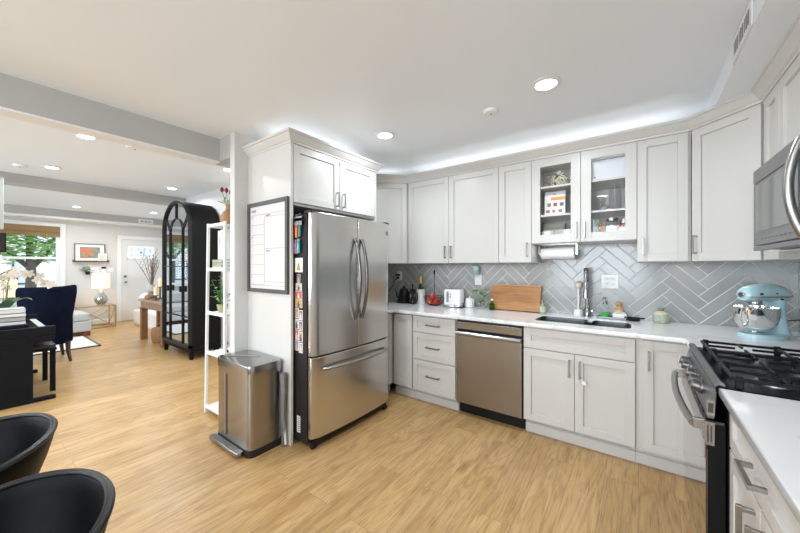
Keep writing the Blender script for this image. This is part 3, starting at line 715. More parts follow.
M().fbox(FSD, -2.112, -2.074, .0034, .0042, 1.343, 1.352).build('red_strip', pm('redp', (.45, .08, .05), .5), k, world=True)
M().fbox(FSD, -2.097, -2.089, .004, .0045, 1.36, 1.39).build('dark_mark', 'ink', k, world=True)
phc = [(.45, .28, .20), (.30, .18, .15), (.62, .52, .45), (.18, .15, .16), (.55, .12, .10), (.60, .35, .15), (.25, .30, .38), (.50, .36, .33)]
def photo(u0, u1, v0, v1, label, i, border=.004):
    k = flatcard('photo_print', label, 'photo', u0, u1, v0, v1, group='photo prints on the refrigerator side')
    M().fbox(FSD, u0+border, u1-border, .003, .0036, v0+border, v1-border).build('picture', pm('ph%d' % (i % 8), phc[i % 8], .5, var=.8, vscale=70), k, world=True)
    b = M(); cx = (u0+u1)/2; h = v1-v0
    b.fbox(FSD, cx-.012, cx+.012, .0036, .0041, v0+border, v0+h*.5).fbox(FSD, cx-.006, cx+.006, .0036, .0041, v0+h*.52, v0+h*.72)
    b.build('figure', pm('fg%d' % (i % 3), ((.55, .36, .28), (.65, .60, .58), (.12, .08, .09))[i % 3], .6), k, world=True)
photo(-2.115, -2.075, 1.245, 1.31, 'small dark photo print just under the triangle card', 3, .002)
photo(-2.13, -2.055, 1.185, 1.24, 'colour photo print of a person, second under the triangle card', 2, .002)
photo(-2.14, -2.05, 1.125, 1.18, 'photo print with red centre, third under the triangle card', 4, .002)
photo(-2.138, -2.05, 1.055, 1.12, 'orange toned photo print just above the white photo sheets', 5, .002)
rows = ['top', 'second', 'third', 'bottom']
for r in range(4):
    for c in range(2):
        photo(-2.142+.05*c, -2.095+.05*c, .972-.083*r-.012*c, 1.048-.083*r-.012*c, 'white-edged photo in the %s row of the photo sheets, %s one' % (rows[r], ('left', 'right')[c]), r*2+c)
k = flatcard('rating_sticker', 'white barcode sticker low on the refrigerator side', 'sticker', -2.115, -2.075, .10, .225)
b = M()
for i in range(7): b.fbox(FSD, -2.111, -2.079, .003, .0034, .11+i*.016, .116+i*.016)
b.build('print_lines', 'ink', k, world=True)

# --- dishwasher
t = thing('dishwasher', 'stainless dishwasher with a bar handle between base cabinets', 'dishwasher', (-1.064, 3.0, 0))
u0, u1 = -1.364, -.764
M().fbox(FB, u0, u1, -.58, -.03, .10, .868).build('tub', 'black', t, world=True)
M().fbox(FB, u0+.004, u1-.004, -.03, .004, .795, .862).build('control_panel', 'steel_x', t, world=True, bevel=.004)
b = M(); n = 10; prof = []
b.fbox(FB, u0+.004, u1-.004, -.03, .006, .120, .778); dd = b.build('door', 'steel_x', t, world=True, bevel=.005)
b = M(); prof = [(-.006, .742), (.020, .742), (.030, .750), (.030, .764), (.018, .776), (-.006, .778)]
b.prism(prof, lambda w, v: FB(u0+.006, w+.006, v), lambda w, v: FB(u1-.006, w+.006, v)); b.build('handle', 'chrome' if False else 'satin', dd, world=True, bevel=.002)
M().fbox(FB, u0, u1, -.1, -.085, 0, .118).build('toe_panel', 'black', t, world=True)
M().fbox(FB, u0+.002, u1-.002, -.3, -.02, .866, .883).build('top_gap_seal', 'gap', t, world=True)

# --- gas range (front faces -X)
RY0, RY1 = 1.690, 2.462
t = thing('gas_range', 'stainless gas range with black side and cast iron grates', 'range', (.55, 2.03, 0))
M().box(.268, XR-.02, RY0+.004, RY1-.004, .06, .895).build('body', 'blackm', t, world=True, bevel=.003)
for x in (.32, .82):
    for y in (RY0+.06, RY1-.06): M().cyl((x, y, 0), (x, y, .062), .02, n=12).build('foot', 'black', t, world=True)
b = M(); b.prism([(.235, .895), (.235, .915), (.245, .922), (.275, .916), (.86, .916), (.865, .94), (XR-.012, .94), (XR-.012, .895)], lambda x, z: (x, RY0, z), lambda x, z: (x, RY1, z))
b.build('cooktop', 'blackm', t, world=True, bevel=.002)
M().tube([(.246, RY0+.004, .920), (.246, RY1-.004, .920)], .016, 12).build('front_rail', 'steel_dk', t, world=True, smooth=True)
# sloped control panel
b = M(); b.prism([(.240, .905), (.232, .905), (.210, .800), (.212, .790), (.232, .790)], lambda x, z: (x, RY0+.002, z), lambda x, z: (x, RY1-.002, z))
cp = b.build('control_panel', 'steel_dk', t, world=True, bevel=.002)
nrm = Vector((-.105, 0, .030)).normalized()
for i, y in enumerate((1.89, 1.975, 2.09, 2.245, 2.345)):
    c = Vector((.2205, y, .850)); b = M().cyl(c, c+nrm*.010, .029, .028, 20).cyl(c+nrm*.010, c+nrm*.036, .024, .022, 20)
    up = Vector((0, 1, 0)).cross(nrm); p = c+nrm*.04
    kn = b.build('knob', 'steel_dk', cp, world=True, smooth=True, bevel=.001)
# oven door
b = M().box(.208, .262, RY0+.004, RY1-.004, .285, .782); od = b.build('oven_door', 'glassblack', t, world=True, bevel=.003)
M().box(.200, .2085, RY0+.004, RY1-.004, .705, .782).build('door_trim', 'steel_h', od, world=True, bevel=.002)
for y in (RY0+.012, RY1-.03):
    M().box(.172, .206, y, y+.018, .738, .778).build('handle_bracket', 'steel_h', od, world=True, bevel=.003)
b = M().tube(arcpts((.172, RY0+.015, .758), (.172, RY1-.015, .758), (-.022, 0, 0), 22), .0145, 12); b.build('handle', 'satin', od, world=True, smooth=True)
M().box(.212, .262, RY0+.004, RY1-.004, .085, .275).build('drawer', 'glassblack', t, world=True, bevel=.003)
M().box(.214, .262, RY0+.0025, RY0+.0038, .30, .77).build('door_edge', pm('edge_grey', (.008, .008, .008), .6, spec=.1), od, world=True)
# bracket plates on the near end
b = M(); 
b.box(.204, .232, RY0-.003, RY0+.003, .690, .778); b.box(.210, .232, RY0-.003, RY0+.003, .802, .862)
b.build('end_bracket', 'steel_h', cp, world=True)
M().box(.211, .2155, RY0-.0045, RY0-.003, .703, .765).box(.2205, .225, RY0-.0045, RY0-.003, .703, .765).box(.2135, .228, RY0-.0045, RY0-.003, .815, .850).build('bracket_slots', 'gap', cp, world=True)
# burners and grates
for i, (x, y, r) in enumerate(((.42, 1.85, .045), (.72, 1.85, .035), (.57, 2.077, .05), (.42, 2.30, .035), (.72, 2.30, .045))):
    g = M().lathe([(r*1.25, .9165), (r*1.2, .926), (r*.8, .928)], (x, y, 0), 24).build('burner', 'steel_dk', t, world=True, smooth=True)
    M().lathe([(r*.95, .929), (r, .935), (r*.9, .94), (.001, .941)], (x, y, 0), 24, cap=False).build('burner_cap', 'iron', g, world=True, smooth=True)
for k in range(3):
    y0 = RY0+.012+k*.252; y1 = y0+.246; z = .958; r = .0065; b = M()
    for y in (y0, y1): b.box(.285, .845, y-r, y+r, z-.012, z)
    for x in (.285, .845, .565): b.box(x-r, x+r, y0, y1, z-.012, z)
    ym = (y0+y1)/2
    for x in (.425, .705):
        b.box(x-.13, x-.03, ym-r*.8, ym+r*.8, z-.010, z+.001); b.box(x+.03, x+.13, ym-r*.8, ym+r*.8, z-.010, z+.001)
        b.box(x-r*.8, x+r*.8, y0, ym-.03, z-.010, z+.001); b.box(x-r*.8, x+r*.8, ym+.03, y1, z-.010, z+.001)
    for x in (.30, .565, .83):
        for y in (y0+.005, y1-.005): b.box(x-.011, x+.011, y-.009, y+.009, .9165, z+.006)
    b.build('grate', 'iron', t, world=True, bevel=.002, seg=1)

# --- microwave over the range
t = thing('microwave', 'stainless over-the-range microwave with curved handle, at right edge', 'microwave', (.7, 2.03, 1.45))
MX = .485
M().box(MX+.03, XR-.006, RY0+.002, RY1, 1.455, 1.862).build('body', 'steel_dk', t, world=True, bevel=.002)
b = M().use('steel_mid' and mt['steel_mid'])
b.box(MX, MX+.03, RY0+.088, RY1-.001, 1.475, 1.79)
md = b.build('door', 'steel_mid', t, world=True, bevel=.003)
M().box(MX-.004, MX+.001, RY0+.17, RY1-.055, 1.54, 1.775).build('window', pm('microwave_window', (.13, .135, .14), .08, spec=.9), md, world=True, bevel=.002)
M().box(MX-.001, MX+.03, RY0+.002, RY1-.001, 1.793, 1.862).build('top_grille', 'steel_mid', t, world=True, bevel=.003)
M().box(MX, MX+.03, RY0+.002, RY0+.085, 1.475, 1.79).build('control_panel', 'glassblack', t, world=True, bevel=.003)
M().box(MX, MX+.03, RY0+.002, RY1-.001, 1.45, 1.472).build('bottom_lip', 'steel_mid', t, world=True, bevel=.002)
b = M().tube(arcpts((MX-.004, RY0+.115, 1.48), (MX-.004, RY0+.115, 1.845), (-.038, 0, 0), 18), .015, 12); b.build('handle', 'satin', md, world=True, smooth=True)
b = M()
for i in range(9): b.box(MX-.0015, MX-.0005, RY0+.20+.05*i, RY0+.22+.05*i, 1.50, 1.505)
b.build('button_row', 'ink', t, world=True)
M().box(MX+.06, XR-.05, RY0+.05, RY1-.05, 1.440, 1.455).build('vent_filter', 'chrome', t, world=True)

# ================================================================ PARTITION END: whiteboard, trash can
FPN = FR(0, 1.4865, 1, 0)
t = thing('whiteboard', 'framed weekly planner whiteboard hanging on the refrigerator side panel', 'whiteboard', (-2.425, 1.47, 1.15))
u0, u1, v0, v1 = -2.722, -2.145, 1.155, 1.905; fw = .032; b = M()
b.fbox(FPN, u0, u0+fw, .001, .022, v0, v1).fbox(FPN, u1-fw, u1, .001, .022, v0, v1).fbox(FPN, u0+fw, u1-fw, .001, .022, v0, v0+fw).fbox(FPN, u0+fw, u1-fw, .001, .022, v1-fw, v1)
b.build('frame', 'frame', t, world=True, bevel=.002)
M().fbox(FPN, u0+fw, u1-fw, .001, .010, v0+fw, v1-fw).build('board', 'board', t, world=True)
b = M(); a0, a1 = u0+fw+.02, u1-fw-.02; mid = u0+.25
rowsZ = [1.80-.083*i for i in range(8)]
for z in rowsZ: b.fbox(FPN, a0, mid-.01, .0105, .0112, z-.001, z+.001)
for z in (1.80, 1.775, 1.515, 1.245): b.fbox(FPN, mid+.005 if z != 1.80 else a0, a1, .0105, .0112, z-.001, z+.001)
b.fbox(FPN, a0, a1, .0105, .0112, 1.213, 1.215).fbox(FPN, mid-.003, mid-.001, .0105, .0112, 1.225, 1.775)
b.build('ruled_lines', 'ink', t, world=True)
txt('WEEK', .028, t, FPN, a0, .011, 1.825)
for i, s_ in enumerate(('M', 'T', 'W', 'T', 'F', 'S', 'S')): txt(s_, .018, t, FPN, a0+.004, .011, 1.775-.083*i)
txt('MONTH', .018, t, FPN, mid+.02, .011, 1.78); txt('NOTES', .018, t, FPN, mid+.02, .011, 1.49)

t = thing('trash_can', 'brushed steel step trash can in front of the white side panel', 'trash can', (-2.50, 1.34, 0))
def rrect(x0, x1, y0, y1, r, z, n=6, rb=None):
    rb = r if rb is None else rb
    return [(x, y, z) for x, y in arc(x0+r, y0+r, r, 180, 270, n)+arc(x1-r, y0+r, r, 270, 360, n)+arc(x1-rb, y1-rb, rb, 0, 90, n)+arc(x0+rb, y1-rb, rb, 90, 180, n)]
bx0, bx1, by0, by1 = -2.715, -2.215, 1.207, 1.476
M().loft([rrect(bx0-.004, bx1+.004, by0-.004, by1+.004, .05, 0, rb=.04), rrect(bx0-.004, bx1+.004, by0-.004, by1+.004, .05, .05, rb=.04)]).build('base', 'charcoal', t, world=True, smooth=True)
M().loft([rrect(bx0, bx1, by0, by1, .05, .05, rb=.04), rrect(bx0, bx1, by0, by1, .05, .585, rb=.04)]).build('body', 'steel_can', t, world=True, smooth=True)
M().loft([rrect(bx0-.005, bx1+.005, by0-.006, by1+.003, .052, .586, rb=.04), rrect(bx0-.005, bx1+.005, by0-.006, by1+.003, .052, .642, rb=.04), rrect(bx0-.002, bx1+.002, by0-.003, by1, .05, .652, rb=.04), rrect(bx0+.03, bx1-.03, by0+.03, by1-.03, .03, .658, rb=.03)]).build('lid', 'steel_can', t, world=True, smooth=True)
M().box(-2.555, -2.535, by0-.003, by0, .085, .545).build('seam', 'gap', t, world=True)
M().box(-2.58, -2.557, by0-.002, by0+.001, .085, .545).build('panel_edge', 'satin', t, world=True)
b = M(); b.loft([rrect(bx0+.0, bx1-.06, by0-.058, by0-.006, .02, .018), rrect(bx0+.0, bx1-.06, by0-.058, by0-.006, .02, .045)]); b.build('pedal', 'satin', t, world=True, smooth=True, bevel=.003)
M().tube([(-2.66, 1.24, .6595), (-2.42, 1.40, .6615)], .006, 8).build('handle', 'satin', t, world=True, smooth=True)
# bags tucked between the can and the panel
t = thing('paper_bag', 'crumpled grey and white bag wedged behind the trash can', 'bag', (-2.19, 1.45, 0))
b = M(); rs = []
for i, z in enumerate((0, .08, .2, .33, .45, .56)):
    k = .5+.5*(z/.56); rs.append([(-2.172-.0+.026*k*math.cos(a)+.004*math.sin(5*a+i), 1.452+.026*k*math.sin(a)+.003*math.cos(4*a+2*i), z) for a in [2*PI*j/16 for j in range(16)]])
b.loft(rs); b.build('bag_body', pm('bag_grey', (.20, .19, .18), .5, bump=.8, bscale=40), t, world=True, smooth=True)
b = M().tube([(-2.175, 1.45, .30), (-2.165, 1.455, .15), (-2.155, 1.46, .02)], .009, 8); b.build('white_fold', 'paper', t, world=True, smooth=True)

# ================================================================ COUNTER THINGS
ZC = .9155
# kettle
t = thing('gooseneck_kettle', 'black gooseneck kettle with a wooden handle by the wall outlet', 'kettle', (-2.37, 3.30, ZC))
M().lathe([(.092, 0), (.095, .012), (.092, .02)], n=28).build('power_base', 'black', t, smooth=True)
M().lathe([(.078, .022), (.080, .03), (.055, .155), (.052, .162), (.03, .17)], n=28).build('body', 'black', t, smooth=True)
M().lathe([(.05, .168), (.048, .175), (.014, .18), (.012, .195), (.018, .205), (.001, .21)], n=20, cap=False).build('lid', 'black', t, smooth=True)
M().tube([(-.065, -.03, .06), (-.085, -.04, .08), (-.088, -.045, .13), (-.10, -.05, .17)], [.008, .007, .006, .005], 8).build('spout', 'black', t, smooth=True)
M().tube([(.045, .01, .155), (.075, .015, .155), (.09, .018, .13), (.105, .02, .07), (.10, .02, .055)], [.007, .008, .010, .010, .009], 8).build('handle', pm('kettle_wood', (.62, .30, .14), .4), t, smooth=True)
# french press
t = thing('french_press', 'small glass french press with black frame beside the kettle', 'french press', (-2.20, 3.24, ZC))
M().lathe([(.038, .004), (.038, .15), (.036, .15), (.036, .006)], n=24, cap=False).build('glass_beaker', 'jar', t, smooth=True)
b = M()
for i in range(4):
    a = PI/4+i*PI/2; b.tube([(.042*math.cos(a), .042*math.sin(a), 0), (.042*math.cos(a), .042*math.sin(a), .145)], .005, 6)
for z in (.01, .065, .13): b.lathe([(.042, z), (.044, z+.006), (.042, z+.012), (.040, z+.006)], n=24)
b.build('frame', 'black', t)
M().lathe([(.03, .006), (.033, .02), (.033, .055), (.001, .058)], n=20, cap=False).build('coffee', pm('coffee', (.05, .02, .01), .3), t)
M().lathe([(.042, .15), (.040, .165), (.02, .178), (.006, .18), (.005, .215), (.012, .22), (.013, .232), (.001, .24)], n=20, cap=False).build('lid', 'black', t, smooth=True)
M().tube([(.042, 0, .135), (.075, -.01, .13), (.078, -.01, .05), (.044, 0, .03)], .007, 8).build('handle', 'black', t, smooth=True)
# marble crock with utensils/bottle
t = thing('utensil_crock', 'white marble crock standing behind the fruit basket', 'crock', (-2.155, 3.35, ZC))
M().lathe([(.052, 0), (.054, .01), (.054, .175), (.048, .175), (.046, .03), (.001, .03)], n=28, cap=False).build('crock', 'quartz', t, smooth=True)
t = thing('oil_bottle', 'green oil bottle with a yellow neck standing in the marble crock', 'bottle', (-2.155, 3.35, ZC+.031))
M().lathe([(.03, 0), (.032, .02), (.032, .17), (.012, .21), (.012, .235)], n=20).build('bottle', 'greenglass', t, smooth=True)
M().lathe([(.0145, .215), (.0145, .295), (.010, .30), (.001, .302)], n=16, cap=False).build('neck_sleeve', pm('yellow_foil', (.72, .42, .06), .35), t, smooth=True)
# fruit basket
t = thing('fruit_basket', 'black wire fruit basket with a tall centre handle', 'basket', (-1.92, 3.28, ZC))
b = M()
for r, z in ((.05, .004), (.083, .02), (.115, .07), (.128, .105)): b.tube([(r*math.cos(a), r*math.sin(a), z) for a in [2*PI*i/28 for i in range(28)]], .0022 if z < .1 else .003, 6, closed=True)
for i in range(14):
    a = 2*PI*i/14; b.tube([(r*math.cos(a), r*math.sin(a), z) for r, z in ((.0, .004), (.05, .004), (.083, .02), (.115, .07), (.128, .105))], .0018, 5)
b.build('wire_bowl', 'black', t)
M().tube([(0, 0, .004), (0, 0, .36)], .004, 8).build('centre_rod', 'black', t)
M().lathe([(.005, .355), (.010, .365), (.010, .405), (.005, .415)], n=12).build('grip', 'black', t, smooth=True)
ap = thing('apple', 'orange-red apple low at the left front of the wire basket', 'apple', (0, 0, 0), group='apples in the wire basket')
M().lathe([(.008, .066), (.02, .072), (.034, .062), (.0385, .042), (.034, .016), (.018, .003), (.001, .006)], n=20, cap=False).build('fruit', 'orange_red', ap, smooth=True)
M().tube([(0, 0, .062), (.003, .002, .082)], .0018, 5).build('stem', 'frame', ap)
for i, (ang, dz, lab, mm) in enumerate(((205, 0, None, 'orange_red'), (325, 0, 'deep red apple low at the right front of the wire basket', 'red'), (85, 0, 'red apple low at the back of the wire basket', 'red'),
      (265, .060, 'red apple resting on top of the other apples in the wire basket', 'red'))):
    c = ap if i == 0 else copy_tree(ap); a = math.radians(ang)
    c.location = (-1.92+.050*math.cos(a), 3.28+.050*math.sin(a), ZC+.008+dz); c.rotation_euler.z = i*1.3
    if lab: c['label'] = lab
    for ch in c.children:
        if ch.name.startswith('fruit') and mm == 'red':
            ch.data = ch.data.copy(); ch.data.materials.clear(); ch.data.materials.append(mt['red'])
# toaster
t = thing('toaster', 'white two-slice toaster with chrome base on the counter', 'toaster', (-1.67, 3.29, ZC), rz=.12); t.scale = (.93, .93, .97)
def rb(x0, x1, y0, y1, z0, z1, r):
    return [rrect(x0, x1, y0, y1, r, z0), rrect(x0, x1, y0, y1, r, z1-r*.7), rrect(x0+r*.3, x1-r*.3, y0+r*.3, y1-r*.3, r*.8, z1-r*.2), rrect(x0+r*.7, x1-r*.7, y0+r*.7, y1-r*.7, r*.4, z1)]
M().loft(rb(-.105, .105, -.085, .085, .03, .205, .03)).build('shell', 'ceramic', t, smooth=True)
M().loft([rrect(-.11, .11, -.088, .088, .03, .008), rrect(-.11, .11, -.088, .088, .03, .032)]).build('base', 'chrome', t, smooth=True)
M().box(-.075, .075, -.045, -.018, .2045, .2065).box(-.075, .075, .018, .045, .2045, .2065).build('slots', 'black', t)
M().box(-.065, -.035, -.0885, -.085, .06, .18).build('dial_panel', 'satin', t, bevel=.002)
M().box(-.058, -.042, -.105, -.086, .13, .145).build('lever', 'nickel', t, bevel=.002)
M().cyl((-.015, -.085, .15), (-.015, -.092, .15), .008).cyl((-.015, -.085, .12), (-.015, -.092, .12), .008).build('buttons', 'nickel', t)
for x in (-.09, .09): M().box(x-.018, x+.018, -.08, -.06, 0, .01).box(x-.018, x+.018, .06, .08, 0, .01).build('foot', 'black', t)
M().tube([(.105, 0, .04), (.125, -.02, .05), (.135, -.045, .02), (.12, -.07, .006), (.07, -.10, .005), (.14, -.09, .005), (.15, -.05, .006)], .004, 8).build('power_cord', 'black', t, smooth=True)
# sugar jar
t = thing('ceramic_jar', 'small white ribbed ceramic jar right of the toaster', 'jar', (-1.50, 3.34, ZC))
b = M(); rs = []
for z, r in ((0, .040), (.006, .047), (.078, .048), (.088, .044)): rs.append([((r+.002*math.cos(10*a)*(0 < z < .1))*math.cos(a), (r+.002*math.cos(10*a)*(0 < z < .1))*math.sin(a), z) for a in [2*PI*i/60 for i in range(60)]])
b.loft(rs); b.build('jar_body', 'ceramic', t, smooth=True)
M().lathe([(.046, .089), (.045, .098), (.02, .106), (.008, .108), (.011, .117), (.001, .122)], n=24, cap=False).build('lid', 'ceramic', t, smooth=True)
# plant cutting in glass
def leafset(b, pts, size, seed=1, flat=.4):
    rnd = random.Random(seed)
    for p in pts:
        p = Vector(p); a = rnd.uniform(0, 2*PI); d = Vector((math.cos(a), math.sin(a), rnd.uniform(-.3, .6))).normalized(); sd = d.cross(Vector((0, 0, 1))).normalized(); nn = sd.cross(d)
        L = size*rnd.uniform(.7, 1.3); w_ = L*flat
        q = [p, p+d*L*.35+sd*w_*.5+nn*.1*L, p+d*L*.75+sd*w_*.35+nn*.08*L, p+d*L, p+d*L*.75-sd*w_*.35+nn*.08*L, p+d*L*.35-sd*w_*.5+nn*.1*L]
        q2 = p+d*L*.5
        vs = [b.bm.verts.new(x) for x in q]; m_ = b.bm.verts.new(q2)
        for i in range(6): b._f([vs[i], vs[(i+1) % 6], m_])
    return b
t = thing('glass_vase', 'small clear glass vase with green cuttings near the cutting board', 'vase', (-1.355, 3.29, ZC))
M().lathe([(.048, 0), (.048, .004), (.012, .008), (.030, .02), (.036, .05), (.028, .095), (.030, .10)], n=24, cap=False).build('glass', 'jar', t, smooth=True)
b = M()
for i in range(6):
    a = i*1.05; b.tube([(0, 0, .02), (.012*math.cos(a), .012*math.sin(a), .09), (.05*math.cos(a), .05*math.sin(a), .14+.012*i)], .0018, 5)
b.build('stems', 'leaf', t)
b = M(); leafset(b, [(.05*math.cos(i*1.05), .05*math.sin(i*1.05), .14+.012*i) for i in range(6)]*2+[(.02*math.cos(i), .02*math.sin(i), .05+.02*(i % 4)) for i in range(8)]+[(-.05, 0, .18), (-.06, .01, .17), (.05, 0, .19)], .055, 3, .7); b.build('leaves', 'leaf', t)
t = thing('soap_bottle', 'small green glass bottle at the left end of the cutting board', 'bottle', (-1.225, 3.275, ZC))
M().lathe([(.026, 0), (.028, .008), (.028, .06), (.010, .085), (.010, .10)], n=20).build('bottle', 'greenglass', t, smooth=True)
M().lathe([(.012, .10), (.012, .118)], n=14).build('cap', 'ceramic', t)
# cutting board leaning on backsplash
t = thing('cutting_board', 'large rectangular wooden cutting board leaning against the backsplash', 'cutting board', (-1.025, 3.325, ZC))
b = M(); pl = [(-.255, 0), (.255, 0), (.255, .258), (-.225, .258), (-.25, .20), (-.255, .03)]
th_ = math.radians(14); 
def LB(y): return lambda x, z: (x, y*math.cos(th_)+z*math.sin(th_), .008+z*math.cos(th_)-y*math.sin(th_))
b.prism(pl, LB(0), LB(.03)); b.build('board', 'oak', t, bevel=.003)
M().prism([(-.225, .2575), (.2555, .2575), (.2555, .262), (-.225, .262)], LB(-.0005), LB(.0305)).build('top_edge', pm('maple_edge', (.60, .40, .22), .5), t)
t = thing('spice_bottle', 'small bottle with a floral label at the right end of the cutting board', 'bottle', (-.735, 3.29, ZC))
M().lathe([(.024, 0), (.026, .006), (.026, .08), (.012, .10), (.012, .105)], n=20).build('bottle', pm('botgreen', (.30, .36, .20), .25, var=.6, vscale=60), t, smooth=True)
M().lathe([(.014, .105), (.014, .125), (.008, .135)], n=14).build('cap', 'nickel', t, smooth=True)
M().lathe([(.0265, .02), (.0265, .07)], n=20, cap=False).build('paper_label', pm('botlabel', (.55, .55, .42), .6, var=.5, vscale=90), t)
# outlets
def outlet(name, label, x, z, w=.075, h=.118, F=None):
    F = F or FR(0, YB-.008, 1, 0)
    t = thing(name, label, 'outlet', F(x, 0, z-h/2)); M().fbox(F, x-w/2, x+w/2, .0005, .006, z-h/2, z+h/2).build('cover_plate', 'ceramic', t, world=True, bevel=.002)
    n = 2 if w > .1 else 1
    for i in range(n):
        cx = x if n == 1 else x+(-.023+.046*i)
        b = M()
        for dz in (-.022, .022): b.fbox(F, cx-.017, cx+.017, .006, .0075, z+dz-.015, z+dz+.015)
        b.build('socket', 'white', t, world=True, bevel=.001); b = M()
        for dz in (-.022, .022): b.fbox(F, cx-.008, cx-.005, .0075, .0078, z+dz-.004, z+dz+.006).fbox(F, cx+.005, cx+.008, .0075, .0078, z+dz-.004, z+dz+.006)
        b.build('slots', 'ink', t, world=True)
    return t
FWALL = FR(0, YB-.008, 1, 0)
outlet('wall_outlet', 'white outlet on the backsplash at left with a black plug in it', -2.54, 1.245)
outlet('wall_outlet', 'white outlet on the backsplash under the green warmer', -1.445, 1.222, .08)
outlet('wall_outlet', 'double-width outlet plate to the right of the faucet', -.205, 1.235, .13, .125)
t = thing('power_plug', 'black plug with a cord in the left backsplash outlet', 'plug', (-2.51, 3.36, 1.24))
M().fbox(FWALL, -2.580, -2.530, .008, .04, 1.245, 1.27).fbox(FWALL, -2.570, -2.540, .008, .035, 1.205, 1.23).build('plug_body', 'black', t, world=True, bevel=.004)
M().tube([FWALL(-2.57, .03, 1.258), FWALL(-2.61, .05, 1.24), FWALL(-2.60, .05, 1.15), FWALL(-2.66, .06, 1.06), FWALL(-2.71, .07, 1.0)], .004, 8).tube([FWALL(-2.55, .03, 1.217), FWALL(-2.60, .045, 1.19), FWALL(-2.62, .05, 1.10), FWALL(-2.70, .06, 1.04)], .004, 8).build('cord', 'black', t, world=True, smooth=True)
t = thing('wax_warmer', 'small sage green plug-in warmer above the outlet', 'plug-in warmer', (-1.452, 3.37, 1.28))
M().lathe([(.030, 1.28), (.034, 1.285), (.040, 1.365), (.038, 1.37), (.03, 1.345), (.001, 1.34)], (-1.452, 3.395, 0), 24, cap=False).build('dish', pm('sage', (.22, .35, .31), .5, bump=.3, bscale=100), t, world=True, smooth=True)
M().fbox(FWALL, -1.472, -1.432, .008, .03, 1.262, 1.30).build('plug_stem', 'ceramic', t, world=True, bevel=.003)
# paper towel
t = thing('paper_towel_holder', 'metal paper towel holder mounted under the glass-door cabinet', 'holder', (-.60, 3.25, GZ))
b = M().tube([(-.755, 3.25, 1.488), (-.44, 3.25, 1.488)], .006, 8)
for x in (-.755, -.44): b.box(x-.004, x+.004, 3.235, 3.265, 1.478, 1.5725)
b.box(-.755, -.44, 3.235, 3.265, 1.568, 1.5728).lathe([(.015, -.45), (.015, -.432)], (0, 3.25, 1.488), 14, 'x').lathe([(.015, -.764), (.015, -.75)], (0, 3.25, 1.488), 14, 'x'); b.build('bracket', 'chrome', t, world=True)
t = thing('paper_towel_roll', 'white paper towel roll on the holder under the glass-door cabinet', 'paper towel', (-.60, 3.25, 1.435))
M().lathe([(.020, -.735), (.05, -.735), (.05, -.46), (.020, -.46)], (0, 3.25, 1.488), 32, 'x').build('roll', 'paper', t, world=True, smooth=True)
M().lathe([(.0195, -.737), (.0205, -.737), (.0205, -.458), (.0195, -.458)], (0, 3.25, 1.488), 24, 'x').build('core_tube', pm('kraft', (.45, .33, .22), .8), t, world=True, smooth=True)
# faucet
t = thing('kitchen_faucet', 'chrome spring-neck pull-down kitchen faucet behind the sink', 'faucet', (-.37, 3.34, ZC)); t.scale = (1.05, 1.05, .95)
M().lathe([(.030, 0), (.030, .008), (.022, .014), (.020, .09), (.016, .10)], n=24).build('base', 'faucet', t, smooth=True)
M().tube([(0, 0, .09), (0, 0, .27)], .016, 14).build('post', 'faucet', t, smooth=True)
neck = [(0, 0, .27)]+[(0, -.045+.045*math.cos(a), .40+.055*math.sin(a)) for a in [PI*i/12 for i in range(13)]]+[(0, -.09, .34)]
M().tube(neck, .007, 10).build('inner_hose', 'faucet', t, smooth=True)
# spring coil
L = []; 
def along(pts, s_):
    P = [Vector(p) for p in pts]; d = [0]
    for a, c in zip(P, P[1:]): d.append(d[-1]+(c-a).length)
    s_ *= d[-1]
    for i in range(1, len(P)):
        if s_ <= d[i]+1e-9: return P[i-1].lerp(P[i], (s_-d[i-1])/(d[i]-d[i-1])), (P[i]-P[i-1]).normalized()
    return P[-1], (P[-1]-P[-2]).normalized()
for i in range(34*10+1):
    p, d = along(neck, i/340); a = Vector((1, 0, 0)); c = d.cross(a); an = 2*PI*i/10; L.append(p+a*0.0165*math.cos(an)+c*0.0165*math.sin(an))
M().tube(L, .0026, 5).build('spring_coil', 'faucet', t, smooth=True)
M().lathe([(.015, .34), (.019, .33), (.020, .22), (.023, .20), (.023, .185), (.014, .183)], (0, -.09, 0), 20).build('spray_head', 'faucet', t, smooth=True)
M().tube([(0, 0, .25), (0, -.05, .255), (0, -.075, .25)], .005, 8).lathe([(.018, .245), (.020, .25), (.018, .262)], (0, -.09, 0), 18).build('docking_arm', 'faucet', t, smooth=True)
M().tube([(.018, 0, .055), (.045, 0, .06), (.06, -.01, .10)], [.008, .006, .005], 8).build('lever', 'faucet', t, smooth=True)
M().lathe([(.018, .03), (.022, .035), (.022, .075), (.016, .08)], (-.005, 0, 0), 20).build('valve_collar', 'nickel', t, smooth=True)
# dish brush in a soap base
t = thing('bottle_brush', 'upright dish brush with a white stand left of the faucet', 'brush', (-.445, 3.375, ZC))
M().lathe([(.036, 0), (.038, .006), (.036, .055), (.030, .06)], n=24).build('stand', 'ceramic', t, smooth=True)
M().lathe([(.009, .06), (.008, .12), (.010, .18), (.008, .25), (.01, .26)], n=14).build('handle', 'ceramic', t, smooth=True)
M().lathe([(.020, .255), (.030, .262), (.032, .30), (.020, .305)], n=20).build('bristle_head', pm('bristle', (.72, .58, .46), .8, bump=.8, bscale=200), t, smooth=True)
M().tube([(-.012, -.004, .30), (-.005, 0, .315), (.006, .002, .31), (.014, 0, .318)], .004, 6).build('bristle_tips', 'ink', t)
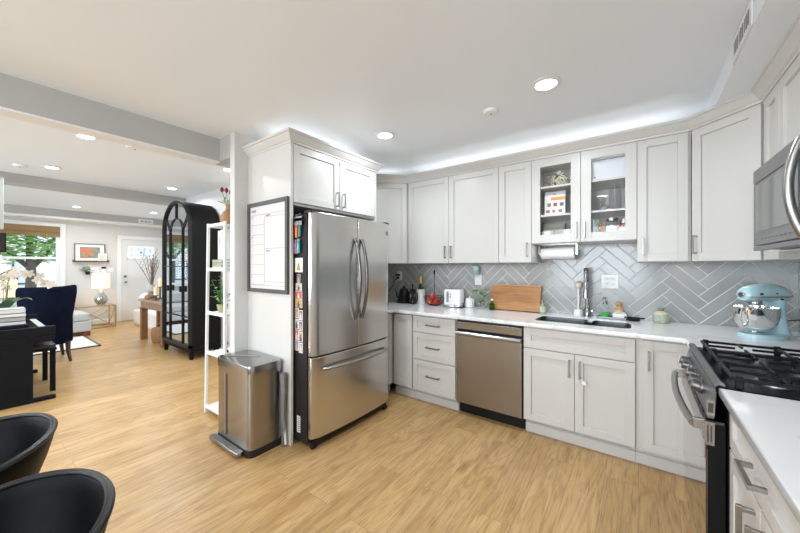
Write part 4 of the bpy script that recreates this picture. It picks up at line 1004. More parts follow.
# sink caddy
t = thing('sink_tray', 'low dark tray behind the sink holding soap and sponge', 'tray', (-.18, 3.36, ZC))
b = M().box(-.115, .10, -.04, .05, .0, .004).box(-.115, .10, -.04, -.037, .0, .018).box(-.115, .10, .047, .05, 0, .018).box(-.115, -.112, -.04, .05, 0, .018).box(.097, .10, -.04, .05, 0, .018); b.build('tray', 'steel_dk', t, bevel=.001)
t = thing('soap_dispenser', 'clear dispenser of green dish soap on the sink tray', 'soap dispenser', (-.235, 3.365, ZC+.0045))
M().lathe([(.036, 0), (.038, .006), (.038, .08), (.028, .105), (.018, .115), (.017, .12)], n=24, cap=False).build('bottle', 'jar', t, smooth=True)
M().lathe([(.034, .004), (.035, .008), (.035, .042), (.001, .044)], n=24, cap=False).build('green_soap', pm('soap', (.04, .50, .06), .2), t, smooth=True)
M().lathe([(.019, .12), (.017, .135), (.006, .14), (.005, .165), (.008, .168), (.008, .175)], n=16).tube([(0, 0, .172), (-.012, -.02, .172), (-.018, -.032, .165)], .004, 6).build('pump', 'steel_dk', t, smooth=True)
t = thing('sponge_holder', 'white ceramic sponge holder on the right side of the sink tray', 'holder', (-.135, 3.36, ZC+.0045))
M().box(-.045, .055, -.03, .035, 0, .045).build('box', 'ceramic', t, bevel=.005)
M().box(-.035, .045, -.02, .025, .045, .058).build('sponge', pm('sponge', (.70, .62, .50), .9), t, bevel=.003)
t = thing('dish_brush', 'round wooden dish brush sitting on the white sponge holder', 'brush', (-.135, 3.36, ZC+.063))
M().lathe([(.030, 0), (.028, .018)], n=20).build('bristles', 'bristle' if 'bristle' in mt else 'paper', t)
M().lathe([(.032, .018), (.033, .028), (.018, .045), (.020, .055), (.026, .068), (.018, .082), (.001, .085)], n=24, cap=False).build('wooden_knob', pm('brushwood', (.52, .28, .11), .45), t, smooth=True)
t = thing('small_skillet', 'tiny black skillet lying on the counter right of the sink tray', 'pan', (-.035, 3.33, ZC))
M().lathe([(.036, 0), (.046, .005), (.052, .026), (.048, .026), (.042, .008), (.001, .007)], n=28, cap=False).build('pan', 'iron', t, smooth=True)
M().tube([(-.049, -.005, .022), (-.06, -.01, .026)], .006, 8).tube([(.049, 0, .022), (.078, .0, .026)], .006, 8).build('handle', 'iron', t, smooth=True)
t = thing('sugar_pot', 'lidded floral ceramic pot alone on the counter near the corner', 'pot', (.145, 3.35, ZC))
M().lathe([(.042, 0), (.050, .008), (.054, .04), (.052, .065), (.049, .068)], n=28).build('pot_body', pm('floral', (.44, .46, .36), .35, var=.8, vscale=55), t, smooth=True)
M().lathe([(.053, .068), (.052, .076), (.03, .092), (.014, .094), (.001, .095)], n=28, cap=False).build('lid', pm('floral_lid', (.62, .60, .42), .35, var=.25, vscale=55), t, smooth=True)
M().lathe([(.050, .066), (.054, .068), (.050, .071)], n=28).build('rim_line', pm('olive', (.35, .33, .12), .4), t)
b = M().ball((0, 0, .106), (.022, .010, .011), 12, 8).ball((.020, 0, .118), .008, 8, 6).tube([(-.012, 0, .105), (-.022, 0, .114)], .003, 6); b.build('bird_knob', 'nickel', t, smooth=True)
# --- stand mixer
t = thing('stand_mixer', 'pale aqua stand mixer with a steel bowl in the counter corner', 'stand mixer', (.655, 3.07, ZC), rz=math.radians(44.4))
t.scale = (.94, .94, .94)
def ell(cx, cz, rx, ry, n=24): return None
b = M(); b.loft([[(x, y, z) for x, y in [(-.02+.155*math.cos(a)*(1 if math.cos(a) > 0 else .98), .105*math.sin(a)) for a in [2*PI*i/32 for i in range(32)]]] for z in (0, .018)]+[[(-.02+.14*math.cos(a), .092*math.sin(a), .028) for a in [2*PI*i/32 for i in range(32)]]])
b.build('base', 'aqua', t, smooth=True)
b = M(); rs = []
for z, cx, rx, ry in ((.02, .095, .058, .072), (.06, .098, .046, .058), (.12, .10, .038, .048), (.18, .095, .040, .045), (.235, .085, .052, .050), (.26, .08, .06, .052)):
    rs.append([(cx+rx*math.cos(a), ry*math.sin(a), z) for a in [2*PI*i/24 for i in range(24)]])
b.loft(rs); b.build('column', 'aqua', t, smooth=True)
b = M(); rs = []
for x, rz_, ry, cz in ((-.185, .022, .022, .288), (-.178, .042, .040, .288), (-.16, .054, .052, .290), (-.12, .062, .060, .294), (-.04, .068, .064, .298), (.05, .068, .064, .298), (.11, .062, .060, .292), (.145, .050, .050, .286), (.16, .026, .028, .282)):
    rs.append([(x, ry*math.cos(a), cz+rz_*math.sin(a)*(1 if math.sin(a) > 0 else .85)) for a in [2*PI*i/28 for i in range(28)]])
b.loft(rs); b.build('motor_head', 'aqua', t, smooth=True)
b = M()
for z in (.272,):
    pts = [(-.182, 0), (-.175, -.041), (-.155, -.0545), (-.12, -.0615), (-.04, -.0665), (.05, -.0665), (.11, -.062), (.145, -.052)]
    for s_ in (1, -1): b.tube([(x, s_*(y-.0), z+.006) for x, y in pts], .0055, 6)
b.build('chrome_band', 'chrome', t, smooth=True)
M().cyl((-.182, 0, .292), (-.196, 0, .292), .020, .018).build('hub_cap', 'chrome', t, smooth=True, bevel=.002)
M().ball((-.115, -.062, .300), (.014, .006, .007), 12, 8).ball((.0, -.0665, .302), (.006, .004, .006), 10, 6).ball((.045, -.064, .262), (.014, .006, .006), 10, 6).build('speed_knobs', 'black', t, smooth=True)
M().lathe([(.034, .225), (.036, .245), (.034, .250)], (-.08, 0, 0), 20).build('beater_shaft', 'satin', t, smooth=True)
bo = M().lathe([(.048, .030), (.050, .036), (.040, .042), (.075, .058), (.100, .095), (.112, .145), (.114, .205), (.117, .208), (.111, .208), (.108, .145), (.096, .098), (.06, .062), (.001, .06)], (-.075, 0, 0), 36, cap=False).build('bowl', 'chrome', t, smooth=True)
M().tube([(-.182, -.02, .185), (-.225, -.025, .185), (-.238, -.027, .13), (-.21, -.024, .09), (-.168, -.02, .095)], .0055, 8, r2=.009).build('bowl_handle', 'chrome', bo, smooth=True)
t = thing('extension_cord', 'black appliance cord on the counter behind the stand mixer', 'cord', (.80, 3.15, ZC))
M().tube([(-.02, .03, .10), (.03, .04, .11), (.075, .05, .07), (.08, .0, .02), (.06, -.06, .005), (.03, -.09, .005), (.06, -.12, .005)], .004, 8).build('cord', 'black', t, smooth=True)
M().tube([(.0, -.05, .006), (.04, -.07, .008), (.02, -.10, .006), (.06, -.11, .01), (.05, -.06, .012)], .0035, 8).build('white_tie', 'ceramic', t, smooth=True)

# ================================================================ GLASS CABINET CONTENTS
t = thing('teapot', 'patterned green and white teapot on the top shelf of the glass cabinet', 'teapot', (-.565, 3.15, 2.0755)); t.scale = (1.05, 1.05, 1.15)
fl = pm('teapot_floral', (.62, .62, .56), .25)
_nt = fl.node_tree; _n = _nt.nodes.new('ShaderNodeTexNoise'); _n.inputs['Scale'].default_value = 34; _c = _nt.nodes.new('ShaderNodeTexCoord'); _r = _nt.nodes.new('ShaderNodeValToRGB')
_e = _r.color_ramp.elements; _e[0].position = .42; _e[0].color = (.06, .09, .03, 1); _e[1].position = .52; _e[1].color = (.66, .66, .60, 1); _q = _e.new(.62); _q.color = (.40, .33, .08, 1)
_nt.links.new(_c.outputs['Object'], _n.inputs['Vector']); _nt.links.new(_n.outputs['Fac'], _r.inputs[0]); _nt.links.new(_r.outputs[0], _nt.nodes['Principled BSDF'].inputs['Base Color'])
M().lathe([(.035, 0), (.060, .008), (.072, .04), (.060, .075), (.040, .09)], n=28).build('pot_body', fl, t, smooth=True)
M().lathe([(.043, .09), (.041, .100), (.014, .112), (.009, .116), (.012, .126), (.001, .132)], n=24, cap=False).build('lid', fl, t, smooth=True)
M().tube([(.06, 0, .03), (.085, 0, .06), (.115, 0, .115)], [.017, .011, .008], 10).build('spout', fl, t, smooth=True)
M().tube([(-.055, 0, .078), (-.095, 0, .092), (-.112, 0, .05), (-.066, 0, .025)], .006, 8).build('handle', 'ink', t, smooth=True)
def upright(label, x, y, z, w_, h, d_, col, tilt=0, extra=None):
    k = thing('cookbook', label, 'book', (x, y, z), rz=tilt, group='cookbooks in the glass cabinet')
    M().box(-w_/2, w_/2, -d_/2, -d_/2+.002, 0, h).box(-w_/2, w_/2, d_/2-.002, d_/2, 0, h).box(-w_/2, -w_/2+.002, -d_/2, d_/2, 0, h).build('cover', pm('cv_'+label[:12], col, .4), k)
    M().box(-w_/2+.002, w_/2-.003, -d_/2+.002, d_/2-.002, .003, h-.003).build('pages', 'paper', k)
    if extra:
        b = M()
        for (a, c, e, f, cc) in extra: b.use(pm('pic_%.2f_%.2f_%.2f' % cc, cc, .5)).box(a, c, -d_/2-.0008, -d_/2, e, f)
        b.build('cover_pictures', 'ink', k)
    return k
upright('cookbook with a grey cover and round orange pictures, standing behind', -.60, 3.16, 1.8255, .17, .215, .02, (.62, .60, .58), 0, [(-.07, -.03, .13, .18, (.30, .08, .05)), (.02, .06, .13, .18, (.60, .16, .04)), (-.02, .01, .15, .2, (.4, .36, .3))])
upright('white cookbook with an orange band and small food pictures in front', -.595, 3.115, 1.8255, .165, .175, .018, (.80, .79, .76), .06, [(-.03, .08, .128, .155, (.78, .32, .04)), (-.06, -.03, .075, .105, (.2, .15, .1)), (-.01, .02, .075, .105, (.35, .07, .05)), (.04, .07, .075, .105, (.12, .12, .12)), (-.07, -.04, .02, .045, (.45, .12, .08)), (-.02, .005, .02, .045, (.5, .2, .2)), (.03, .06, .02, .045, (.3, .2, .15))])
def tall(o, k=1.5):
    o.scale = (1.15, 1.15, k); return o
def bowl_(name, label, cat, x, y, z, prof, m, group=None):
    k = thing(name, label, cat, (x, y, z), group=group); M().lathe(prof, n=24, cap=False).build('body', m, k, smooth=True); return k
bowl_('glass_cup', 'small clear glass next to the cookbooks', 'glass', -.485, 3.10, 1.8255, [(.001, .001), (.022, .001), (.026, .05)], 'jar')
t = thing('serving_box', 'olive rectangular box standing at the back of the bottom glass-cabinet shelf', 'box', (-.62, 3.24, 1.592)); t.scale = (1, 1, 1.35); M().box(-.09, .09, -.04, .04, 0, .12).build('box_body', pm('olive_box', (.36, .35, .27), .6), t, bevel=.004); M().box(-.092, .092, -.042, .042, .10, .125).build('lid', pm('olive_lid', (.44, .42, .33), .6), t, bevel=.004)
wb_ = bowl_('white_bowl', 'white bowl at the left of the bottom glass-cabinet shelf', 'bowl', -.655, 3.115, 1.592, [(.001, .001), (.03, .001), (.055, .035), (.052, .036), (.028, .006), (.001, .006)], 'ceramic'); wb_.scale = (1, 1, 2.4)
k = bowl_('white_mug', 'white mug at the right of the bottom left glass-cabinet shelf', 'mug', -.49, 3.10, 1.592, [(.001, .001), (.034, .001), (.036, .055), (.033, .055), (.031, .005), (.001, .005)], 'ceramic')
k.scale = (1, 1, 1.7)
M().tube([(.035, 0, .045), (.055, 0, .04), (.055, 0, .018), (.034, 0, .012)], .004, 8).build('handle', 'ceramic', k, smooth=True)
t = thing('glass_pitcher', 'tall clear glass pitcher at the right of the middle glass-cabinet shelf', 'pitcher', (-.15, 3.11, 1.8255))
M().lathe([(.001, .001), (.04, .001), (.044, .01), (.040, .16), (.046, .20)], n=24, cap=False).build('body', 'jar', t, smooth=True)
M().tube([(.042, 0, .17), (.075, 0, .16), (.07, 0, .08), (.042, 0, .06)], .005, 8).build('handle', 'jar', t, smooth=True)
for i, (x, y, lab) in enumerate(((-.30, 3.12, 'leftmost clear drinking glass on the middle glass-cabinet shelf'), (-.255, 3.19, 'clear drinking glass behind the upturned bowl on the middle shelf'), (-.062, 3.20, 'clear drinking glass against the right side of the middle shelf'))):
    bowl_('drinking_glass', lab, 'glass', x, y, 1.8255, [(.001, .001), (.026, .001), (.032, .11)], 'jar', 'drinking glasses in the glass cabinet')
bowl_('metal_bowl', 'small dark upturned bowl on the middle glass-cabinet shelf', 'bowl', -.225, 3.10, 1.8255, [(.045, .001), (.047, .002), (.038, .028), (.015, .040), (.001, .041)], 'chrome')
t = thing('storage_bin', 'translucent white plastic bin on the top right glass-cabinet shelf', 'bin', (-.19, 3.19, 2.0755))
M().box(-.125, .125, -.075, .075, 0, .17).build('bin_body', pm('frosted', (.74, .77, .82), .25), t, bevel=.012)
M().box(-.13, .13, -.08, .08, .172, .186).build('lid', pm('frosted', (.74, .77, .82), .25), t, bevel=.004)
M().lathe([(.006, 0), (.006, .004)], (-.1, -.078, .03), 10, 'y').build('latch', 'ink', t)
t = tall(thing('pen_jar', 'glass jar full of colourful straws on the bottom right shelf', 'jar', (-.27, 3.10, 1.592)))
M().lathe([(.001, .001), (.036, .001), (.038, .06)], n=20, cap=False).build('glass', 'jar', t, smooth=True)
cols = [(.7, .08, .06), (.05, .35, .6), (.75, .55, .05), (.08, .45, .15), (.75, .75, .75), (.8, .3, .05), (.4, .08, .4), (.1, .5, .5)]
for i in range(16):
    a = i*2.4; r = .006+.0013*i; h = .085+.03*((i*7) % 5)/5
    M().tube([(r*math.cos(a), r*math.sin(a), .008), (1.6*r*math.cos(a+.3), 1.6*r*math.sin(a+.3), h)], .0036, 6).build('straw', pm('straw%d' % (i % 8), cols[i % 8], .4), t)
t = tall(thing('glass_jar', 'clear jar with a white label on the bottom right shelf', 'jar', (-.17, 3.11, 1.592)))
M().lathe([(.001, .001), (.036, .001), (.038, .01), (.038, .085), (.03, .095)], n=24, cap=False).build('glass', 'jar', t, smooth=True)
M().lathe([(.034, .095), (.034, .11), (.001, .112)], n=24, cap=False).build('lid', 'satin', t, smooth=True)
M().lathe([(.0385, .03), (.0385, .07)], n=24, cap=False).build('paper_label', 'paper', t)
t = tall(thing('spice_jar', 'red spice jar with a white label on the bottom right shelf', 'jar', (-.09, 3.10, 1.592)))
M().lathe([(.001, .001), (.028, .001), (.029, .075), (.024, .08)], n=20, cap=False).build('glass', pm('paprika', (.38, .07, .03), .3), t, smooth=True)
M().lathe([(.027, .08), (.027, .10), (.001, .101)], n=20, cap=False).build('lid', 'satin', t, smooth=True)
M().lathe([(.0295, .02), (.0295, .055)], n=20, cap=False).build('paper_label', 'paper', t)
#PART3
# ================================================================ LIVING ROOM
# --- white ladder shelf beside the wall end
t = thing('shelf_unit', 'white narrow open shelf unit standing behind the wall end', 'shelf', (-3.06, 1.5, 0))
b = M(); sx0, sx1, sy0, sy1 = -3.225, -2.885, 1.35, 1.62; p = .022
def post(x0, y0, x1, y1, name='post'):
    q = M(); q.hexa([(x0, y0, 0), (x0+p, y0, 0), (x0+p, y0+p, 0), (x0, y0+p, 0), (x1, y1, 1.765), (x1+p, y1, 1.765), (x1+p, y1+p, 1.765), (x1, y1+p, 1.765)])
    q.build(name, 'white', t, world=True, bevel=.002)
post(sx0-.055, sy0, sx0, sy0); post(sx1-p, sy0, sx1-p, sy0); post(sx0-.055, sy1-p, sx0, sy1-p); post(sx1-p, sy1-p, sx1-p, sy1-p)
for z in (.07, .575, .945, 1.345, 1.745):
    dx = .055*(1-z/1.765)
    M().box(sx0-dx+p, sx1-p, sy0+.002, sy1-.002, z-.018, z+.0).build('shelf_board', 'white', t, world=True, bevel=.002)
    M().box(sx0-dx+p, sx1-p, sy0, sy0+.014, z-.018, z+.012).build('front_edge', 'white', t, world=True, bevel=.001)
t = thing('flower_vase', 'round terracotta bottle vase on top of the white shelf unit', 'vase', (-3.115, 1.49, 1.7455))
M().lathe([(.045, 0), (.05, .01), (.05, .02), (.001, .02)], n=24).build('dark_foot', 'frame', t, smooth=True)
M().lathe([(.05, .02), (.066, .05), (.064, .09), (.045, .13), (.022, .155), (.018, .185), (.024, .205), (.018, .20)], n=28, cap=False).build('body', 'terra', t, smooth=True)
for i, (dx, dy, h) in enumerate(((-.075, -.02, .335), (-.03, .0, .325), (.03, .01, .30), (.07, .03, .31))):
    k = thing('tulip', ('dark red tulip leaning furthest left in the terracotta vase', 'dark red tulip second from the left in the terracotta vase', 'dark tulip at the right of the terracotta vase', 'dark tulip furthest right in the terracotta vase')[i], 'flower', (-3.115, 1.49, 1.7455+.19), group='tulips in the terracotta vase')
    M().tube([(dx*.15, 0, -.03), (dx*.35, dy*.3, .04), (dx, dy, h-.19)], .003, 6).build('stem', 'leaf', k)
    M().lathe([(.002, -.005), (.014, .004), (.017, .022), (.012, .038), (.003, .045)], (dx, dy, h-.19), 12).build('flower_head', 'tulip', k, smooth=True)
    q = M(); leafset(q, [(dx*.3, dy*.3, .02), (dx*.6, dy*.5, .05)], .07, i+5, .22); q.build('leaves', 'leaf', k)
t = thing('storage_box', 'tall white paper box on the shelf under the terracotta vase', 'box', (-3.095, 1.5, 1.4355))
M().box(-.09, .05, -.07, .08, 0, .27).build('box_body', 'paper', t, bevel=.003)
M().box(-.06, -.052, -.071, -.070, .13, .2).build('spine_print', 'ink', t)
for i, (c, h, lab) in enumerate((((.60, .60, .36), .030, 'pale yellow-green book lowest in the stack on the shelf unit'), ((.36, .40, .26), .029, 'muted green book in the middle of the stack on the shelf unit'), ((.45, .48, .36), .028, 'grey-green book topmost in the stack on the shelf unit'))):
    k = thing('book', lab, 'book', (-3.150, 1.49, 1.3455+.030*i), group='stacked books on the shelf unit')
    M().box(-.10, .08, -.08, .09, 0, .003).box(-.10, .08, -.08, .09, h-.004, h-.001).box(-.10, .08, -.08, -.077, .002, h-.003).build('cover', pm('bk%d' % i, c, .5), k)
    M().box(-.096, .077, -.077, .087, .003, h-.004).build('pages', 'paper', k)
t = thing('potted_plant', 'leafy green trailing plant in a small pot on the shelf unit', 'plant', (-3.135, 1.45, .9455))
M().lathe([(.035, 0), (.05, .07), (.046, .07), (.04, .06)], n=20, cap=True).build('pot', pm('potolive', (.42, .38, .20), .5), t, smooth=True)
b = M(); pts = []
rnd = random.Random(4)
for i in range(14):
    a = rnd.uniform(0, 2*PI); r = rnd.uniform(.03, .12); h = rnd.uniform(.05, .27)
    P_ = [(0, 0, .06), (r*.4*math.cos(a), r*.4*math.sin(a), .06+h*.5), (r*math.cos(a), r*math.sin(a), .06+h)]; b.tube(P_, .0018, 5)
    for q in (.3, .5, .65, .8, 1): pts.append((r*q*math.cos(a), r*q*math.sin(a), .06+h*q))
b.build('stems', 'leaf', t); b = M(); leafset(b, pts, .042, 9, .65); b.build('leaves', 'leaf', t)
t = thing('figurine', 'small brown ornament on the lower part of the shelf unit', 'ornament', (-3.065, 1.45, .5755))
M().lathe([(.02, 0), (.022, .01), (.008, .03), (.010, .06), (.006, .07)], n=14).build('dark_stand', 'black', t, smooth=True)
M().ball((0, 0, .085), (.028, .02, .020), 14, 8).build('brown_top', 'terra', t, smooth=True)

# --- arched mirror-front armoire
AX0, AX1, AY0, AY1 = -6.29, -5.25, 1.95, 2.40; ZS, ZT = 1.95, 2.385
t = thing('armoire', 'tall black arched cabinet with mirrored lattice doors', 'armoire', ((AX0+AX1)/2, 2.17, 0))
def arch(x0, x1, zb, zs, zt, n=18):
    c = (x0+x1)/2; r = (x1-x0)/2
    return [(x0, zb)]+[(c-r*math.cos(PI*i/n), zs+(zt-zs)*math.sin(PI*i/n)) for i in range(n+1)]+[(x1, zb)]
b = M(); b.prism(arch(AX0+.004, AX1-.004, .12, ZS, ZT-.004), lambda x, z: (x, AY0+.05, z), lambda x, z: (x, AY1, z)); b.build('case', 'armoire', t, world=True, smooth=True)
M().box(AX0-.006, AX1+.006, AY0+.02, AY1, .11, .17).build('plinth', 'armoire', t, world=True, bevel=.004)
for x in (AX0, AX1-.06):
    for y in (AY0+.02, AY1-.08):
        q = M(); q.hexa([(x+.01, y+.01, 0), (x+.05, y+.01, 0), (x+.05, y+.05, 0), (x+.01, y+.05, 0), (x, y, .12), (x+.06, y, .12), (x+.06, y+.06, .12), (x, y+.06, .12)]); q.build('leg', 'armoire', t, world=True)
o_ = arch(AX0, AX1, .17, ZS, ZT); i_ = arch(AX0+.022, AX1-.022, .215, ZS, ZT-.022)
b = M()
for k in range(len(o_)-1):
    a, c, d, e = o_[k], o_[k+1], i_[k+1], i_[k]
    b.hexa([(a[0], AY0, a[1]), (c[0], AY0, c[1]), (d[0], AY0, d[1]), (e[0], AY0, e[1]), (a[0], AY0+.05, a[1]), (c[0], AY0+.05, c[1]), (d[0], AY0+.05, d[1]), (e[0], AY0+.05, e[1])])
b.box(AX0, AX1, AY0, AY0+.05, .17, .215)
b.build('arched_frame', pm('armoire_edge', (.02, .02, .021), .4, spec=.2), t, world=True)
b = M(); b.prism(arch(AX0+.023, AX1-.023, .216, ZS, ZT-.023), lambda x, z: (x, AY0+.030, z), lambda x, z: (x, AY0+.034, z))
mir = b.build('mirror_glass', 'mirror', t, world=True)
cx = (AX0+AX1)/2; mf = pm('armoire_lattice', (.015, .015, .017), .4, spec=.2); b = M()
def bar(x0, z0, x1, z1, w_=.009): b.tube([(x0, AY0+.02, z0), (x1, AY0+.02, z1)], w_, 4)
for x in (cx-.245, cx+.245): b.box(x-.008, x+.008, AY0+.012, AY0+.03, .215, ZS-.04)
b.box(cx-.009, cx+.009, AY0+.012, AY0+.03, 2.10, ZT-.045)
g = [(cx-.245, 1.9)]+[(cx-.245+.245*(1-math.cos(PI/2*i/8)), 1.9+.21*math.sin(PI/2*i/8)) for i in range(1, 9)]
for k in range(len(g)-1):
    for s_ in (1, -1):
        bar(cx+s_*(g[k][0]-cx), g[k][1], cx+s_*(g[k+1][0]-cx), g[k+1][1], .009)
bar(cx+.245, 1.92, AX1-.09, 2.14); bar(cx-.245, 1.92, AX0+.09, 2.14)
for z in (1.37, .62): bar(AX0+.05, z, AX1-.05, z, .009)
b.build('lattice', mf, t, world=True)
for x, z in ((cx-.245, 1.03), (cx+.245, 1.03)): M().box(x-.018, x+.018, AY0-.02, AY0+.004, z-.045, z+.045).build('door_handle', 'black', t, world=True, bevel=.004)

# --- console table with vase, candles
t = thing('console_table', 'rustic brown wooden console table left of the arched cabinet', 'table', (-7.05, 2.2, 0))
TX0, TX1, TY0, TY1 = -7.62, -6.42, 1.98, 2.38
M().box(TX0, TX1, TY0, TY1, .72, .765).build('tabletop', pm('tabletop_wood', (.40, .27, .17), .5, var=.3, vscale=12), t, world=True, bevel=.006)
M().box(TX0+.03, TX1-.03, TY0+.03, TY1-.03, .60, .719).build('apron', pm('apron_wood', (.30, .18, .12), .5, var=.3, vscale=12), t, world=True)
for x in (TX0+.02, TX1-.12):
    for y in (TY0+.02, TY1-.12): M().box(x, x+.10, y, y+.10, 0, .60).build('leg', 'oakx', t, world=True, bevel=.005)
t = thing('vase', 'grey two-tone ceramic vase with tall bare branches on the console table', 'vase', (-7.42, 2.14, .7655))
M().lathe([(.05, 0), (.075, .03), (.078, .07), (.05, .10), (.001, .10)], n=24, cap=False).build('dark_base', pm('taupe', (.30, .24, .21), .5), t, smooth=True)
M().lathe([(.055, .10), (.095, .14), (.098, .19), (.06, .235), (.035, .25), (.045, .265), (.035, .262)], n=24, cap=False).build('body', pm('greyvase', (.50, .49, .47), .4), t, smooth=True)
b = M(); rnd = random.Random(11); buds = M()
for i in range(13):
    a = rnd.uniform(0, 2*PI); r = rnd.uniform(.10, .42); h = rnd.uniform(.45, .72); ca, sa = math.cos(a)*r-.12, math.sin(a)*r*.4-.04
    P_ = [(0, 0, .22), (ca*.3, sa*.3, .22+h*.35), (ca*.65+.02, sa*.65, .22+h*.7), (ca, sa, .22+h)]; b.tube(P_, [.006, .005, .004, .002], 5)
    for q in range(5):
        f = .45+.12*q; x, y, z = ca*f, sa*f, .22+h*f; e = rnd.uniform(-.09, .09); b.tube([(x, y, z), (x+e, y+e*.3, z+.09)], .0025, 4); buds.ball((x+e, y+e*.3, z+.09), .011, 6, 4)
b.build('branches', pm('twig', (.20, .15, .12), .8), t); buds.build('buds', pm('bud', (.45, .38, .33), .8), t)
for i, (x, y, z, r, h, lab) in enumerate(((-7.25, 2.03, .7655, .045, .05, 'small lit tea light holder in front on the console table'), (-6.97, 2.07, .7655, .035, .24, 'cream pillar candle on a holder beside the arched cabinet'), (-7.16, 2.19, .7655, .035, .38, 'taller cream pillar candle behind on the console table'))):
    k = thing('candle', lab, 'candle', (x, y, z), group='candles on the console table')
    if i == 0:
        M().lathe([(.04, 0), (.055, .02), (.05, .07), (.046, .07), (.05, .022), (.001, .01)], n=20, cap=False).build('holder', 'terra', k, smooth=True); M().ball((0, 0, .04), (.028, .028, .02), 10, 8).build('flame', 'flame', k)
    else:
        hh = h-.15; M().lathe([(.045, 0), (.045, .01), (.012, .02), (.012, hh-.02), (.045, hh-.01), (.045, hh)], n=20).build('holder', 'frame', k, smooth=True)
        M().lathe([(r, hh), (r, hh+.14), (.001, hh+.138)], n=20, cap=False).build('wax', emis('lit_wax', (.85, .68, .42), .35), k, smooth=True); M().ball((0, 0, hh+.155), (.006, .006, .014), 8, 6).build('flame', 'flame', k)
t = thing('round_pouf', 'pale blue ball-shaped pouf on the low white chest beyond the console table', 'pouf', (-9.42, 2.64, .352))
M().ball((0, 0, .20), (.20, .20, .199), 32, 20).build('ball', 'clayblue', t, smooth=True)
M().lathe([(.04, .394), (.04, .401), (.001, .402)], n=16).build('seam_button', 'paper', t, smooth=True)
t = thing('low_chest', 'low white chest behind the console table', 'chest', (-8.6, 2.6, 0))
M().box(-9.62, -8.0, 2.42, 2.86, .03, .35).build('chest_body', 'white', t, world=True, bevel=.004)
M().box(-9.60, -8.02, 2.44, 2.84, 0, .03).build('plinth', 'white', t, world=True)
for a, c in ((-9.61, -8.82), (-8.80, -8.01)): M().box(a, c, 2.408, 2.4195, .05, .335).build('door', 'white', t, world=True, bevel=.003)
t = thing('wicker_basket', 'brown woven basket under the console table', 'basket', (-6.98, 2.13, 0))
b = M(); rs = []
for j in range(13):
    z = .005+.26*j/12; r = .10+.03*math.sin(PI*j/14)+.006*(j % 2); rs.append([(r*math.cos(a)*(1+.02*math.cos(12*a+j*PI)), r*math.sin(a)*(1+.02*math.cos(12*a+j*PI)), z) for a in [2*PI*i/48 for i in range(48)]])
b.loft(rs); b.build('basket_body', 'wick', t)
M().tube([(.11*math.cos(a), 0, .26+.08*math.sin(a)) for a in [PI*i/14 for i in range(15)]], .010, 8).build('handle', 'wick', t, smooth=True)

# --- gold side table + lamp
t = thing('side_table', 'gold metal frame side table with crossed sides under the lamp', 'side table', (-9.85, 1.75, 0))
gx0, gx1, gy0, gy1, gz, r = -10.12, -9.60, 1.44, 2.08, .50, .011; b = M()
def rod(p, q, rr=r): b.tube([p, q], rr, 4)
for z in (.012, gz-.012):
    for y in (gy0, gy1): rod((gx0, y, z), (gx1, y, z))
    for x in (gx0, gx1): rod((x, gy0, z), (x, gy1, z))
b.build('rails', 'gold', t, world=True)
for x in (gx0, gx1):
    for y in (gy0, gy1): M().box(x-.011, x+.011, y-.011, y+.011, 0, gz).build('leg', 'gold', t, world=True)
b = M()
for x in (gx0, gx1): rod((x, gy0, .02), (x, gy1, gz-.02), .007); rod((x, gy0, gz-.02), (x, gy1, .02), .007)
for y in (gy0, gy1): rod((gx0, y, .02), (gx1, y, gz-.02), .007); rod((gx0, y, gz-.02), (gx1, y, .02), .007)
b.build('cross_braces', 'gold', t, world=True)
M().box(gx0, gx1, gy0, gy1, gz, gz+.008).build('glass_top', 'jar', t, world=True)
t = thing('table_lamp', 'lit lamp with cream drum shade and silver teardrop base on the gold table', 'lamp', (-9.86, 1.885, .5085))
M().lathe([(.06, 0), (.08, .01), (.118, .09), (.113, .15), (.055, .25), (.025, .33), (.02, .37)], n=28).build('base', pm('mercury', (.50, .49, .47), .22, metal=1, var=.35, vscale=14), t, smooth=True)
M().lathe([(.158, .37), (.152, .70), (.149, .70), (.155, .37)], n=32, cap=False).build('shade', 'shade', t, smooth=True)
M().lathe([(.008, .37), (.008, .69), (.014, .70), (.001, .715)], n=10).build('finial', 'gold', t)
l = bpy.data.lights.new('bulb', 'POINT'); l.energy = 9; l.color = (1, .8, .5); l.shadow_soft_size = .06; o = bpy.data.objects.new('lamp_bulb', l); C.objects.link(o); o.location = (-9.86, 1.885, 1.03)

# --- wall things on the far wall
t = thing('picture_ledge', 'dark narrow picture ledge on the far wall', 'shelf', (-10.35, 1.80, 1.47))
M().fbox(FW, 1.50, 2.13, .001, .09, 1.47, 1.485).fbox(FW, 1.50, 2.13, .082, .09, 1.485, 1.50).fbox(FW, 1.50, 2.13, .001, .01, 1.485, 1.52).build('ledge', 'frame', t, world=True)
t = thing('framed_picture', 'wide framed picture of red flowers on the wall ledge', 'picture', (-10.36, 1.78, 1.486))
b = M(); F3 = lambda u, w, v: FW(u, w+.012, v)
b.fbox(F3, 1.525, 1.545, .0, .02, 1.487, 1.90).fbox(F3, 2.04, 2.06, 0, .02, 1.487, 1.90).fbox(F3, 1.545, 2.04, 0, .02, 1.487, 1.507).fbox(F3, 1.545, 2.04, 0, .02, 1.88, 1.90); b.build('frame', pm('brownframe', (.22, .14, .08), .4), t, world=True)
M().fbox(F3, 1.545, 2.04, 0, .008, 1.507, 1.88).build('mat', 'paper', t, world=True)
M().fbox(F3, 1.62, 1.965, .008, .010, 1.565, 1.825).build('print', pm('artgreen', (.22, .27, .20), .5, var=.6, vscale=12), t, world=True)
b = M(); rnd = random.Random(3)
